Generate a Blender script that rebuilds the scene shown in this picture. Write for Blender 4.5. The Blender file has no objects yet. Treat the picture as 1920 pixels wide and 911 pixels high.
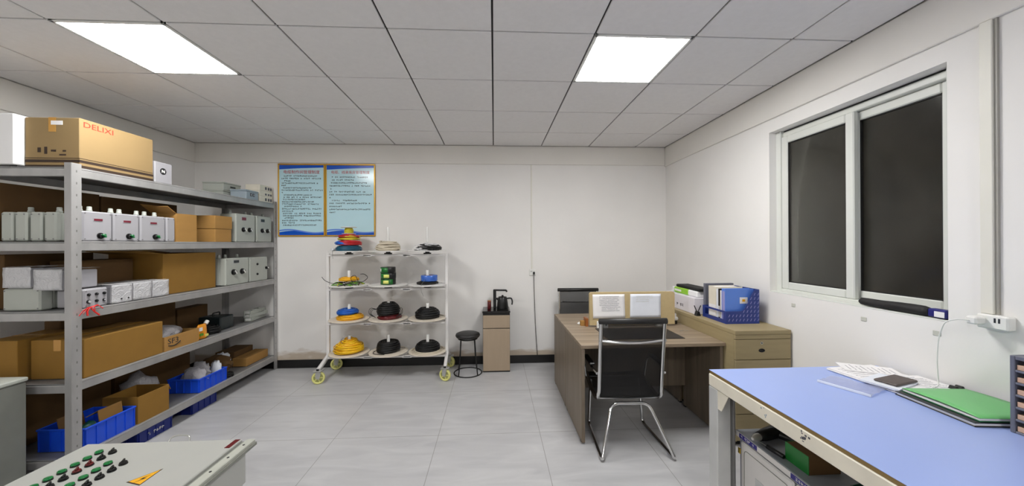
import bpy, math, random
from mathutils import Vector, Matrix, noise
random.seed(11)
S = bpy.context.scene
C = S.collection
PI = math.pi

# ------------------------------------------------------------------ camera, world, exposure
cam = bpy.data.cameras.new('camera')
cam.sensor_fit = 'HORIZONTAL'
cam.sensor_width = 36.0
cam.lens = 652.1 / 1920 * 36.0
cam.clip_start = 0.02
camo = bpy.data.objects.new('camera', cam)
C.objects.link(camo)
_y, _p, _r = 0.05121, 0.001448, -0.00416
_f = Vector((math.sin(_y) * math.cos(_p), math.cos(_y) * math.cos(_p), math.sin(_p)))
_rt = Vector((math.cos(_y), -math.sin(_y), 0))
_up = _rt.cross(_f)
_R = _rt * math.cos(_r) + _up * math.sin(_r)
_U = _up * math.cos(_r) - _rt * math.sin(_r)
camo.matrix_world = Matrix(((_R.x, _U.x, -_f.x, 0), (_R.y, _U.y, -_f.y, 0), (_R.z, _U.z, -_f.z, 1.497), (0, 0, 0, 1)))
S.camera = camo

w = bpy.data.worlds.new('night')
S.world = w
w.use_nodes = True
w.node_tree.nodes['Background'].inputs[0].default_value = (0.012, 0.013, 0.016, 1)
w.node_tree.nodes['Background'].inputs[1].default_value = 1.0

S.view_settings.view_transform = 'Standard'
S.view_settings.look = 'None'
S.view_settings.exposure = 0.0
S.view_settings.gamma = 1.0
S.view_settings.use_curve_mapping = False
S.cycles.max_bounces = 10
S.cycles.diffuse_bounces = 6
S.cycles.transparent_max_bounces = 16
S.cycles.sample_clamp_indirect = 8

LAMP_POWER = 39.0          # radiance of the ceiling light panels
LAMP_TINT = (1.0, 0.99, 0.975)


# ------------------------------------------------------------------ materials
def lin(c):
    c = c / 255.0
    return c / 12.92 if c <= 0.04045 else ((c + 0.055) / 1.055) ** 2.4


def rgb(*c):
    return (lin(c[0]), lin(c[1]), lin(c[2]), 1)


MATS = {}


def mk(name, col, rough=0.5, metal=0.0, var=0.06, scale=6.0, bump=0.0, stretch=(1, 1, 1), bscale=None, spec=0.5, detail=4):
    m = bpy.data.materials.new(name)
    m.use_nodes = True
    nt = m.node_tree
    b = nt.nodes['Principled BSDF']
    b.inputs['Roughness'].default_value = rough
    b.inputs['Metallic'].default_value = metal
    b.inputs['Specular IOR Level'].default_value = spec
    tc = nt.nodes.new('ShaderNodeTexCoord')
    mp = nt.nodes.new('ShaderNodeMapping')
    mp.inputs['Scale'].default_value = stretch
    nt.links.new(tc.outputs['Object'], mp.inputs['Vector'])
    nz = nt.nodes.new('ShaderNodeTexNoise')
    nz.inputs['Scale'].default_value = scale
    nz.inputs['Detail'].default_value = detail
    nt.links.new(mp.outputs['Vector'], nz.inputs['Vector'])
    rp = nt.nodes.new('ShaderNodeValToRGB')
    c = rgb(*col)
    rp.color_ramp.elements[0].position = 0.3
    rp.color_ramp.elements[1].position = 0.7
    rp.color_ramp.elements[0].color = (c[0] * (1 - var), c[1] * (1 - var), c[2] * (1 - var), 1)
    rp.color_ramp.elements[1].color = (min(1, c[0] * (1 + var)), min(1, c[1] * (1 + var)), min(1, c[2] * (1 + var)), 1)
    nt.links.new(nz.outputs['Fac'], rp.inputs['Fac'])
    nt.links.new(rp.outputs['Color'], b.inputs['Base Color'])
    if bump:
        n2 = nt.nodes.new('ShaderNodeTexNoise')
        n2.inputs['Scale'].default_value = bscale or scale * 3
        n2.inputs['Detail'].default_value = 5
        nt.links.new(mp.outputs['Vector'], n2.inputs['Vector'])
        bp = nt.nodes.new('ShaderNodeBump')
        bp.inputs['Strength'].default_value = bump
        bp.inputs['Distance'].default_value = 0.01
        nt.links.new(n2.outputs['Fac'], bp.inputs['Height'])
        nt.links.new(bp.outputs['Normal'], b.inputs['Normal'])
    MATS[name] = m
    return m


mk('wall_paint', (234, 232, 229), 0.75, var=0.02, scale=2.0, bump=0.06, bscale=30)
mk('beam_paint', (228, 225, 219), 0.75, var=0.03, scale=2.0, bump=0.06, bscale=30)
mk('ceiling_tile', (228, 226, 225), 0.9, var=0.02, scale=30, bump=0.05, bscale=120)
mk('ceiling_gap', (58, 57, 56), 0.9)
mk('skirting_black', (22, 21, 21), 0.35, var=0.2, scale=12)
mk('window_white', (214, 216, 210), 0.4, var=0.02)
mk('trunking_shadow', (160, 158, 150), 0.5)
mk('seal_black', (25, 25, 25), 0.6)
mk('night_wall', (60, 57, 52), 0.9, var=0.4, scale=3)
mk('galvanised', (168, 167, 166), 0.42, 0.35, var=0.12, scale=9, stretch=(1, 1, 0.4), bump=0.03)
mk('galvanised_dark', (128, 128, 128), 0.5, 0.3, var=0.15, scale=7)
mk('white_metal', (226, 224, 222), 0.4, var=0.05, scale=8)
mk('cream_metal', (226, 220, 204), 0.45, var=0.09, scale=7, bump=0.04)
mk('grey_leg', (196, 197, 196), 0.4, 0.1, var=0.07, scale=6)
mk('enclosure_grey', (172, 176, 168), 0.5, var=0.03, scale=8)
mk('enclosure_white', (164, 163, 167), 0.45, var=0.03, scale=8)
mk('box_white', (224, 220, 226), 0.5, var=0.02)
mk('enclosure_lilac', (168, 167, 172), 0.5, var=0.03)
mk('enclosure_blue', (150, 163, 172), 0.5, var=0.03)
mk('panel_ivory', (172, 173, 168), 0.4, var=0.02, scale=4)
mk('panel_rim', (180, 182, 172), 0.4, var=0.05, scale=9)
mk('panel_groove', (128, 130, 122), 0.5)
mk('cardboard', (168, 126, 66), 0.85, var=0.06, scale=5, stretch=(1, 1, 3), bump=0.04)
mk('cardboard_pale', (144, 120, 80), 0.85, var=0.05, scale=4, bump=0.04)
mk('cardboard_brown', (142, 104, 38), 0.85, var=0.08, scale=5, bump=0.04)
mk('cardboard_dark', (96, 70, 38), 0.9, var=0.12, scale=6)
mk('packing_tape', (190, 140, 62), 0.25, var=0.04)
mk('box_print', (52, 36, 24), 0.85)
mk('red_print', (176, 48, 28), 0.8)
mk('crate_blue', (24, 78, 214), 0.35, var=0.1, scale=6)
mk('crate_navy', (22, 38, 120), 0.4, var=0.1, scale=6)
mk('basket_blue', (34, 54, 128), 0.35, var=0.06)
mk('folder_blue', (88, 130, 216), 0.3, var=0.03)
mk('folder_lilac', (150, 150, 204), 0.4)
mk('paper', (236, 234, 234), 0.8, var=0.02, scale=12)
mk('paper_cool', (224, 228, 236), 0.8, var=0.03, scale=12)
mk('ink', (88, 88, 96), 0.8)
mk('ink_soft', (150, 150, 158), 0.8)
mk('ink_dark', (28, 34, 40), 0.7)
mk('black_plastic', (16, 16, 17), 0.35, var=0.1)
mk('black_matt', (20, 20, 20), 0.75, var=0.15, scale=20)
mk('black_leather', (30, 29, 29), 0.45, var=0.1, scale=20, bump=0.06)
mk('dark_cable', (9, 9, 10), 0.5, var=0.2)
mk('green_button', (20, 116, 58), 0.25, var=0.1)
mk('green_lit', (44, 118, 70), 0.3)
mk('white_plastic', (232, 232, 228), 0.4, var=0.02)
mk('white_gloss', (240, 240, 240), 0.2, var=0.01)
mk('display_red', (112, 32, 48), 0.3)
mk('display_dark', (30, 40, 42), 0.3)
mk('red_plastic', (206, 34, 30), 0.4)
mk('red_dark', (96, 20, 24), 0.3)
mk('disc_beige', (216, 206, 190), 0.6, var=0.04, scale=6)
mk('disc_white', (226, 224, 220), 0.5, var=0.03)
mk('wheel_yellow', (222, 220, 138), 0.4, var=0.06)
mk('wheel_hub', (176, 178, 120), 0.4)
mk('zinc', (190, 190, 186), 0.3, 0.6)
mk('yellow_cable', (240, 194, 26), 0.4, var=0.08)
mk('amber_cable', (236, 176, 26), 0.4, var=0.08)
mk('olive_cable', (196, 184, 40), 0.4, var=0.1)
mk('green_cable', (86, 150, 40), 0.4, var=0.1)
mk('blue_cable', (28, 96, 190), 0.35, var=0.08)
mk('teal_cable', (30, 84, 108), 0.35, var=0.1)
mk('red_cable', (188, 30, 36), 0.35, var=0.08)
mk('beige_cable', (206, 196, 176), 0.5, var=0.06)
mk('silver_cable', (216, 216, 218), 0.3, 0.15, var=0.3, scale=60)
mk('tape_blue', (60, 106, 196), 0.2, var=0.04)
mk('package_green', (28, 110, 44), 0.3, var=0.05)
mk('package_lime', (142, 200, 40), 0.3, var=0.05)
mk('package_yellow', (226, 226, 120), 0.4)
mk('cabinet_beige', (164, 146, 124), 0.5, var=0.03, scale=5, stretch=(6, 6, 0.6))
mk('black_glass', (14, 12, 12), 0.12)
mk('chrome', (214, 214, 214), 0.12, 1.0, var=0.02)
mk('laminate_olive', (156, 141, 106), 0.5, var=0.05, scale=3, stretch=(1.5, 1.5, 14))
mk('screen_fabric', (188, 168, 126), 0.8, var=0.03, scale=40, bump=0.05)
mk('desk_pad', (36, 31, 29), 0.55, var=0.08)
mk('copper', (150, 88, 40), 0.4)
mk('bench_blue', (154, 173, 226), 0.35, var=0.015, scale=2)
mk('bench_edge', (136, 112, 66), 0.6, var=0.1)
mk('folder_green', (112, 190, 116), 0.4, var=0.04, scale=4)
mk('folder_green_dark', (28, 106, 60), 0.4)
mk('phone_case', (84, 74, 70), 0.6, var=0.1, scale=60)
mk('rack_grey', (104, 106, 118), 0.45, var=0.05)
mk('drawer_tan', (204, 168, 142), 0.5, var=0.05)
mk('label_navy', (38, 32, 120), 0.4)
mk('cabinet_white', (214, 211, 208), 0.45, var=0.03)
mk('cabinet_grey', (140, 145, 152), 0.4, 0.1, var=0.05)
mk('gold_frame', (206, 160, 52), 0.3, 0.35, var=0.05)
mk('poster_blue', (20, 86, 200), 0.2, var=0.25, scale=2.2)
mk('poster_red', (176, 14, 30), 0.4)
mk('warning_yellow', (232, 170, 26), 0.4, var=0.06)
mk('orange_pack', (226, 146, 20), 0.3, var=0.12, scale=25)
mk('putty', (196, 196, 186), 0.8)
mk('fabric_black', (30, 28, 28), 0.7, var=0.15, scale=14, bump=0.1)
mk('navy_plastic', (30, 30, 110), 0.4)
mk('tool_green', (14, 66, 56), 0.4)
mk('trunking', (226, 224, 214), 0.5, var=0.02)
mk('grey_dark_metal', (120, 122, 116), 0.5, 0.2, var=0.1, scale=5)
mk('brass', (190, 160, 60), 0.3, 0.8)


def laminate(name, a, b, stretch):
    m = mk(name, a, 0.45, var=0.0)
    nt = m.node_tree
    rp = [n for n in nt.nodes if n.type == 'VALTORGB'][0]
    nz = [n for n in nt.nodes if n.type == 'TEX_NOISE'][0]
    mp = [n for n in nt.nodes if n.type == 'MAPPING'][0]
    mp.inputs['Scale'].default_value = stretch
    nz.inputs['Scale'].default_value = 2.0
    nz.inputs['Detail'].default_value = 8
    nz.inputs['Roughness'].default_value = 0.65
    rp.color_ramp.elements[0].position = 0.32
    rp.color_ramp.elements[1].position = 0.68
    rp.color_ramp.elements[0].color = rgb(*a)
    rp.color_ramp.elements[1].color = rgb(*b)
    return m


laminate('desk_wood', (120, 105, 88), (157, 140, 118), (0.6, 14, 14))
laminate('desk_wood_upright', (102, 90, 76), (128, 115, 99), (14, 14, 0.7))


def poster_face(name):
    m = mk(name, (192, 228, 238), 0.16, var=0.05, scale=1.5)
    return m


poster_face('poster_face')


def wrap_mat(name, tint, alpha):
    """Crumpled clear plastic film: part see-through, part glossy."""
    m = bpy.data.materials.new(name)
    m.use_nodes = True
    nt = m.node_tree
    out = nt.nodes['Material Output']
    b = nt.nodes['Principled BSDF']
    b.inputs['Base Color'].default_value = rgb(*tint)
    b.inputs['Roughness'].default_value = 0.22
    tc = nt.nodes.new('ShaderNodeTexCoord')
    nz = nt.nodes.new('ShaderNodeTexNoise')
    nz.inputs['Scale'].default_value = 26
    nz.inputs['Detail'].default_value = 3
    nz.inputs['Distortion'].default_value = 1.5
    nt.links.new(tc.outputs['Object'], nz.inputs['Vector'])
    bp = nt.nodes.new('ShaderNodeBump')
    bp.inputs['Strength'].default_value = 1.0
    bp.inputs['Distance'].default_value = 0.012
    nt.links.new(nz.outputs['Fac'], bp.inputs['Height'])
    nt.links.new(bp.outputs['Normal'], b.inputs['Normal'])
    t = nt.nodes.new('ShaderNodeBsdfTransparent')
    mx = nt.nodes.new('ShaderNodeMixShader')
    mx.inputs['Fac'].default_value = alpha
    nt.links.new(t.outputs[0], mx.inputs[1])
    nt.links.new(b.outputs[0], mx.inputs[2])
    nt.links.new(mx.outputs[0], out.inputs['Surface'])
    MATS[name] = m


wrap_mat('plastic_film', (226, 226, 228), 0.6)
wrap_mat('bag_film', (200, 198, 202), 0.75)
wrap_mat('clear_plastic', (210, 214, 236), 0.25)


def mesh_fabric():
    m = bpy.data.materials.new('mesh_fabric')
    m.use_nodes = True
    nt = m.node_tree
    out = nt.nodes['Material Output']
    b = nt.nodes['Principled BSDF']
    b.inputs['Base Color'].default_value = rgb(22, 22, 23)
    b.inputs['Roughness'].default_value = 0.6
    tc = nt.nodes.new('ShaderNodeTexCoord')
    ck = nt.nodes.new('ShaderNodeTexNoise')
    ck.inputs['Scale'].default_value = 900
    nt.links.new(tc.outputs['Object'], ck.inputs['Vector'])
    mr = nt.nodes.new('ShaderNodeMapRange')
    mr.inputs[1].default_value = 0.3
    mr.inputs[2].default_value = 0.7
    mr.inputs[3].default_value = 0.3
    mr.inputs[4].default_value = 0.85
    nt.links.new(ck.outputs['Fac'], mr.inputs[0])
    t = nt.nodes.new('ShaderNodeBsdfTransparent')
    mx = nt.nodes.new('ShaderNodeMixShader')
    nt.links.new(mr.outputs[0], mx.inputs['Fac'])
    nt.links.new(t.outputs[0], mx.inputs[1])
    nt.links.new(b.outputs[0], mx.inputs[2])
    nt.links.new(mx.outputs[0], out.inputs['Surface'])
    MATS['mesh_fabric'] = m


mesh_fabric()


def glass_mat():
    """Night window: clear pane with a mirror sheen and a thin film of dust."""
    m = bpy.data.materials.new('window_glass')
    m.use_nodes = True
    nt = m.node_tree
    out = nt.nodes['Material Output']
    nt.nodes.remove(nt.nodes['Principled BSDF'])
    t = nt.nodes.new('ShaderNodeBsdfTransparent')
    t.inputs[0].default_value = (0.8, 0.82, 0.8, 1)
    g = nt.nodes.new('ShaderNodeBsdfGlossy')
    g.inputs['Roughness'].default_value = 0.12
    fr = nt.nodes.new('ShaderNodeFresnel')
    fr.inputs['IOR'].default_value = 1.35
    mx = nt.nodes.new('ShaderNodeMixShader')
    nt.links.new(fr.outputs[0], mx.inputs['Fac'])
    nt.links.new(t.outputs[0], mx.inputs[1])
    nt.links.new(g.outputs[0], mx.inputs[2])
    d = nt.nodes.new('ShaderNodeBsdfDiffuse')
    d.inputs[0].default_value = rgb(150, 142, 130)
    tc = nt.nodes.new('ShaderNodeTexCoord')
    nz = nt.nodes.new('ShaderNodeTexNoise')
    nz.inputs['Scale'].default_value = 3.5
    nz.inputs['Detail'].default_value = 6
    nt.links.new(tc.outputs['Object'], nz.inputs['Vector'])
    mr = nt.nodes.new('ShaderNodeMapRange')
    mr.inputs[1].default_value = 0.3
    mr.inputs[2].default_value = 0.75
    mr.inputs[3].default_value = 0.03
    mr.inputs[4].default_value = 0.085
    nt.links.new(nz.outputs['Fac'], mr.inputs[0])
    m2 = nt.nodes.new('ShaderNodeMixShader')
    nt.links.new(mr.outputs[0], m2.inputs['Fac'])
    nt.links.new(mx.outputs[0], m2.inputs[1])
    nt.links.new(d.outputs[0], m2.inputs[2])
    nt.links.new(m2.outputs[0], out.inputs['Surface'])
    MATS['window_glass'] = m


glass_mat()


def floor_mat():
    m = bpy.data.materials.new('floor_tile')
    m.use_nodes = True
    nt = m.node_tree
    b = nt.nodes['Principled BSDF']
    b.inputs['Roughness'].default_value = 0.3
    b.inputs['Specular IOR Level'].default_value = 0.4
    N = nt.nodes.new
    L = nt.links.new
    tc = N('ShaderNodeTexCoord')
    sep = N('ShaderNodeSeparateXYZ')
    L(tc.outputs['Object'], sep.inputs[0])

    def math_(op, a, bv):
        n = N('ShaderNodeMath')
        n.operation = op
        if hasattr(a, 'links'):
            L(a, n.inputs[0])
        else:
            n.inputs[0].default_value = a
        if hasattr(bv, 'links'):
            L(bv, n.inputs[1])
        else:
            n.inputs[1].default_value = bv
        return n.outputs[0]

    def joint(axis, off):
        s = math_('SUBTRACT', sep.outputs[axis], off)
        md = math_('FLOORED_MODULO', s, 0.795)
        return math_('LESS_THAN', md, 0.0045)
    j = math_('MAXIMUM', joint(0, -1.238), joint(1, 2.745 - 0.795 * 5))
    # soft diagonal marble veining
    mp = N('ShaderNodeMapping')
    mp.inputs['Rotation'].default_value = (0, 0, 0.5)
    mp.inputs['Scale'].default_value = (1.2, 5.0, 1)
    L(tc.outputs['Object'], mp.inputs['Vector'])
    nz = N('ShaderNodeTexNoise')
    nz.inputs['Scale'].default_value = 1.8
    nz.inputs['Detail'].default_value = 7
    nz.inputs['Distortion'].default_value = 0.8
    L(mp.outputs['Vector'], nz.inputs['Vector'])
    rp = N('ShaderNodeValToRGB')
    rp.color_ramp.elements[0].position = 0.3
    rp.color_ramp.elements[1].position = 0.72
    rp.color_ramp.elements[0].color = rgb(172, 172, 174)
    rp.color_ramp.elements[1].color = rgb(190, 190, 191)
    L(nz.outputs['Fac'], rp.inputs['Fac'])
    mx = N('ShaderNodeMix')
    mx.data_type = 'RGBA'
    L(j, mx.inputs['Factor'])
    L(rp.outputs['Color'], mx.inputs['A'])
    mx.inputs['B'].default_value = rgb(140, 138, 136)
    L(mx.outputs['Result'], b.inputs['Base Color'])
    MATS['floor_tile'] = m


floor_mat()


def stained_wall():
    """Back wall paint with damp, flaking stains just above the skirting."""
    m = mk('wall_stained', (234, 232, 229), 0.75, var=0.02, scale=2.0, bump=0.06, bscale=30)
    nt = m.node_tree
    N = nt.nodes.new
    L = nt.links.new
    b = nt.nodes['Principled BSDF']
    src = b.inputs['Base Color'].links[0].from_socket
    tc = N('ShaderNodeTexCoord')
    sep = N('ShaderNodeSeparateXYZ')
    L(tc.outputs['Object'], sep.inputs[0])
    nz = N('ShaderNodeTexNoise')
    nz.inputs['Scale'].default_value = 7
    nz.inputs['Detail'].default_value = 6
    mp = N('ShaderNodeMapping')
    mp.inputs['Scale'].default_value = (0.5, 1, 1.6)
    L(tc.outputs['Object'], mp.inputs['Vector'])
    L(mp.outputs['Vector'], nz.inputs['Vector'])
    mr = N('ShaderNodeMapRange')           # height limit of the damp, broken by noise
    mr.inputs[1].default_value = 0.10
    mr.inputs[2].default_value = 0.26
    mr.inputs[3].default_value = 0.34
    mr.inputs[4].default_value = -0.25
    L(sep.outputs[2], mr.inputs[0])
    ad = N('ShaderNodeMath')
    ad.operation = 'ADD'
    L(mr.outputs[0], ad.inputs[0])
    L(nz.outputs['Fac'], ad.inputs[1])
    rp = N('ShaderNodeValToRGB')
    rp.color_ramp.elements[0].position = 0.52
    rp.color_ramp.elements[1].position = 0.74
    rp.color_ramp.elements[0].color = (0, 0, 0, 1)
    rp.color_ramp.elements[1].color = (0.75, 0.75, 0.75, 1)
    L(ad.outputs[0], rp.inputs['Fac'])
    mx = N('ShaderNodeMix')
    mx.data_type = 'RGBA'
    L(rp.outputs['Color'], mx.inputs['Factor'])
    L(src, mx.inputs['A'])
    mx.inputs['B'].default_value = rgb(176, 156, 128)
    L(mx.outputs['Result'], b.inputs['Base Color'])


stained_wall()


def emit_mat(name, power):
    m = bpy.data.materials.new(name)
    m.use_nodes = True
    nt = m.node_tree
    b = nt.nodes['Principled BSDF']
    b.inputs['Base Color'].default_value = (0.9, 0.9, 0.9, 1)
    b.inputs['Emission Color'].default_value = (*LAMP_TINT, 1)
    b.inputs['Emission Strength'].default_value = power
    MATS[name] = m


emit_mat('lamp_diffuser', LAMP_POWER)


# ------------------------------------------------------------------ mesh builder
class MB:
    def __init__(s):
        s.v, s.f, s.m, s.s, s.mats = [], [], [], [], []
        s.M = None

    def add(s, vs, fs, mat, smooth=False, M=None):
        o = len(s.v)
        for p in vs:
            p = Vector(p)
            if M is not None:
                p = M @ p
            if s.M is not None:
                p = s.M @ p
            s.v.append(tuple(p))
        if mat not in s.mats:
            s.mats.append(mat)
        k = s.mats.index(mat)
        for f in fs:
            s.f.append(tuple(i + o for i in f))
            s.m.append(k)
            s.s.append(smooth)
        return s

    def box(s, x0, x1, y0, y1, z0, z1, mat, bev=0.0, M=None):
        lo = (min(x0, x1), min(y0, y1), min(z0, z1))
        hi = (max(x0, x1), max(y0, y1), max(z0, z1))
        if bev <= 0:
            vs = [(lo[0] if i & 1 == 0 else hi[0], lo[1] if i & 2 == 0 else hi[1], lo[2] if i & 4 == 0 else hi[2]) for i in range(8)]
            fs = [(0, 2, 3, 1), (4, 5, 7, 6), (0, 1, 5, 4), (2, 6, 7, 3), (0, 4, 6, 2), (1, 3, 7, 5)]
            return s.add(vs, fs, mat, M=M)
        bev = min(bev, 0.45 * min(hi[i] - lo[i] for i in range(3)))
        cx = [(lo[i] + hi[i]) / 2 for i in range(3)]
        vs, idx = [], {}
        for sx in (0, 1):
            for sy in (0, 1):
                for sz in (0, 1):
                    sg = (sx, sy, sz)
                    for a in range(3):
                        p = []
                        for i in range(3):
                            e = hi[i] if sg[i] else lo[i]
                            if i != a:
                                e += -bev if sg[i] else bev
                            p.append(e)
                        idx[(sg, a)] = len(vs)
                        vs.append(tuple(p))
        fs = []
        for a in range(3):
            b, c = (a + 1) % 3, (a + 2) % 3
            for sa in (0, 1):
                q = []
                for (sb, sc) in ((0, 0), (1, 0), (1, 1), (0, 1)):
                    g = [0, 0, 0]
                    g[a], g[b], g[c] = sa, sb, sc
                    q.append(idx[(tuple(g), a)])
                fs.append(q)
            for sb in (0, 1):
                for sc in (0, 1):
                    g0, g1 = [0, 0, 0], [0, 0, 0]
                    g0[b] = g1[b] = sb
                    g0[c] = g1[c] = sc
                    g1[a] = 1
                    fs.append([idx[(tuple(g0), b)], idx[(tuple(g1), b)], idx[(tuple(g1), c)], idx[(tuple(g0), c)]])
        for sx in (0, 1):
            for sy in (0, 1):
                for sz in (0, 1):
                    fs.append([idx[((sx, sy, sz), a)] for a in range(3)])
        cc = Vector(cx)
        out = []
        for f in fs:
            p = [Vector(vs[i]) for i in f]
            n = (p[1] - p[0]).cross(p[2] - p[0])
            ctr = sum(p, Vector()) / len(p)
            out.append(tuple(f) if n.dot(ctr - cc) > 0 else tuple(reversed(f)))
        return s.add(vs, out, mat, M=M)

    def lathe(s, prof, mat, n=24, c=(0, 0, 0), M=None, smooth=True, cap=True):
        vs, fs = [], []
        k = len(prof)
        for i in range(n):
            a = 2 * PI * i / n
            for r, z in prof:
                vs.append((c[0] + r * math.cos(a), c[1] + r * math.sin(a), c[2] + z))
        for i in range(n):
            j = (i + 1) % n
            for q in range(k - 1):
                fs.append((i * k + q, j * k + q, j * k + q + 1, i * k + q + 1))
        s.add(vs, fs, mat, smooth, M)
        if cap:
            o = [vs[i * k] for i in range(n)]
            t = [vs[i * k + k - 1] for i in range(n)]
            if prof[0][0] > 1e-4:
                s.add(o, [tuple(reversed(range(n)))], mat, False, M)
            if prof[-1][0] > 1e-4:
                s.add(t, [tuple(range(n))], mat, False, M)
        return s

    def cyl(s, r, z0, z1, mat, n=20, c=(0, 0, 0), bev=0.0, M=None):
        if bev:
            return s.lathe([(r - bev, z0), (r, z0 + bev), (r, z1 - bev), (r - bev, z1)], mat, n, c, M)
        s.lathe([(r, z0), (r, z1)], mat, n, c, M)
        return s

    def tube(s, pts, r, mat, n=8, closed=False, M=None, flat=1.0, cap=True):
        P = [Vector(p) for p in pts]
        k = len(P)
        rr = r if isinstance(r, (list, tuple)) else [r] * k
        T = []
        for i in range(k):
            if closed:
                t = P[(i + 1) % k] - P[i - 1]
            else:
                t = P[min(i + 1, k - 1)] - P[max(i - 1, 0)]
            T.append(t.normalized() if t.length > 1e-9 else Vector((0, 0, 1)))
        u = T[0].orthogonal().normalized()
        vs, fs = [], []
        for i in range(k):
            u = (u - T[i] * u.dot(T[i]))
            if u.length < 1e-6:
                u = T[i].orthogonal()
            u.normalize()
            v = T[i].cross(u)
            for j in range(n):
                a = 2 * PI * j / n
                vs.append(P[i] + u * (rr[i] * math.cos(a)) + v * (rr[i] * flat * math.sin(a)))
        m = k if closed else k - 1
        for i in range(m):
            i2 = (i + 1) % k
            for j in range(n):
                j2 = (j + 1) % n
                fs.append((i * n + j, i * n + j2, i2 * n + j2, i2 * n + j))
        s.add(vs, fs, mat, True, M)
        if cap and not closed:
            s.add(vs[:n], [tuple(reversed(range(n)))], mat, False, M)
            s.add(vs[-n:], [tuple(range(n))], mat, False, M)
        return s

    def prism(s, poly, h0, h1, mat, M=None):
        """poly in XY, extruded along Z."""
        n = len(poly)
        ar = sum(poly[i][0] * poly[(i + 1) % n][1] - poly[(i + 1) % n][0] * poly[i][1] for i in range(n))
        if ar < 0:
            poly = list(reversed(poly))
        vs = [(p[0], p[1], h0) for p in poly] + [(p[0], p[1], h1) for p in poly]
        fs = [tuple(reversed(range(n))), tuple(range(n, 2 * n))]
        fs += [(i, (i + 1) % n, (i + 1) % n + n, i + n) for i in range(n)]
        return s.add(vs, fs, mat, M=M)

    def sheet(s, grid, t, mat, smooth=True):
        """grid[i][j] of points -> thin solid sheet of thickness t (offset along -normal)."""
        a, b = len(grid), len(grid[0])
        G = [[Vector(p) for p in r] for r in grid]
        vs, fs = [], []
        for sgn in (0, 1):
            for i in range(a):
                for j in range(b):
                    du = G[min(i + 1, a - 1)][j] - G[max(i - 1, 0)][j]
                    dv = G[i][min(j + 1, b - 1)] - G[i][max(j - 1, 0)]
                    nn = du.cross(dv).normalized()
                    vs.append(G[i][j] - nn * (t * sgn))
        o = a * b
        for i in range(a - 1):
            for j in range(b - 1):
                q = (i * b + j, (i + 1) * b + j, (i + 1) * b + j + 1, i * b + j + 1)
                fs.append(q)
                fs.append(tuple(x + o for x in reversed(q)))
        rim = [i * b for i in range(a)] + [(a - 1) * b + j for j in range(1, b)] + [i * b + b - 1 for i in range(a - 2, -1, -1)] + [j for j in range(b - 2, 0, -1)]
        for q in range(len(rim)):
            x, y = rim[q], rim[(q + 1) % len(rim)]
            fs.append((y, x, x + o, y + o))
        return s.add(vs, fs, mat, smooth)

    def build(s, name, parent=None, loc=(0, 0, 0), rotz=0.0):
        me = bpy.data.meshes.new(name)
        me.from_pydata(s.v, [], s.f)
        for n in s.mats:
            me.materials.append(MATS[n])
        me.polygons.foreach_set('material_index', s.m)
        me.polygons.foreach_set('use_smooth', s.s)
        me.update()
        o = bpy.data.objects.new(name, me)
        C.objects.link(o)
        o.location = loc
        o.rotation_euler = (0, 0, rotz)
        if parent is not None:
            o.parent = parent
        return o


def tag(o, label, cat, group=None):
    o['label'] = label
    o['category'] = cat
    if group:
        o['group'] = group
    return o


def thing(name, label, cat, loc=(0, 0, 0), rotz=0.0, group=None):
    o = bpy.data.objects.new(name, None)
    o.empty_display_size = 0.05
    C.objects.link(o)
    o.location = loc
    o.rotation_euler = (0, 0, rotz)
    return tag(o, label, cat, group)


def struct(mb, name):
    o = mb.build(name)
    o['kind'] = 'structure'
    return o


def dup(root, label=None, loc=None, rotz=None):
    def cp(o, par):
        c = o.copy()
        C.objects.link(c)
        if par is not None:
            c.parent = par
        for ch in [x for x in o.children]:
            cp(ch, c)
        return c
    r = cp(root, None)
    if label:
        r['label'] = label
    if loc is not None:
        r.location = loc
    if rotz is not None:
        r.rotation_euler = (0, 0, rotz)
    return r


FRONT = Matrix(((1, 0, 0), (0, 0, -1), (0, 1, 0))).to_4x4()     # local xy drawn on a surface that faces -Y


def at(x, y, z, M=FRONT):
    return Matrix.Translation((x, y, z)) @ M


def text(body, size, mat, parent, loc, M=FRONT, name='lettering', ext=0.0004, align='CENTER', sx=1.0):
    cu = bpy.data.curves.new(name, 'FONT')
    cu.body = body
    cu.size = size
    cu.extrude = ext
    cu.align_x = align
    cu.align_y = 'CENTER'
    cu.resolution_u = 2
    cu.materials.append(MATS[mat])
    f = bpy.data.objects.new(name, cu)
    C.objects.link(f)
    bpy.context.view_layer.update()
    dg = bpy.context.evaluated_depsgraph_get()
    me = bpy.data.meshes.new_from_object(f.evaluated_get(dg))
    bpy.data.objects.remove(f)
    o = bpy.data.objects.new(name, me)
    C.objects.link(o)
    if parent is not None:
        o.parent = parent
    o.matrix_basis = Matrix.Translation(loc) @ M @ Matrix.Diagonal((sx, 1, 1, 1))
    return o


def marks(mb, x0, x1, y, h, mat, M, rnd, dens=1.0):
    """A line of small, unreadable written characters (strokes) between x0 and x1."""
    x = x0
    t = h * 0.16
    while x + h * 0.8 <= x1:
        if rnd.random() < 0.06:
            x += h * 1.0
            continue
        wv = h * 0.8
        for q in range(rnd.choice((2, 3))):
            yy = y - h / 2 + h * (0.12 + 0.76 * rnd.random())
            mb.prism([(x, yy), (x + wv, yy), (x + wv, yy + t), (x, yy + t)], 0, 0.0004, mat, M)
        xx = x + wv * (0.1 + 0.7 * rnd.random())
        mb.prism([(xx, y - h / 2), (xx + t, y - h / 2), (xx + t, y + h / 2), (xx, y + h / 2)], 0, 0.0004, mat, M)
        x += h * 1.02


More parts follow.
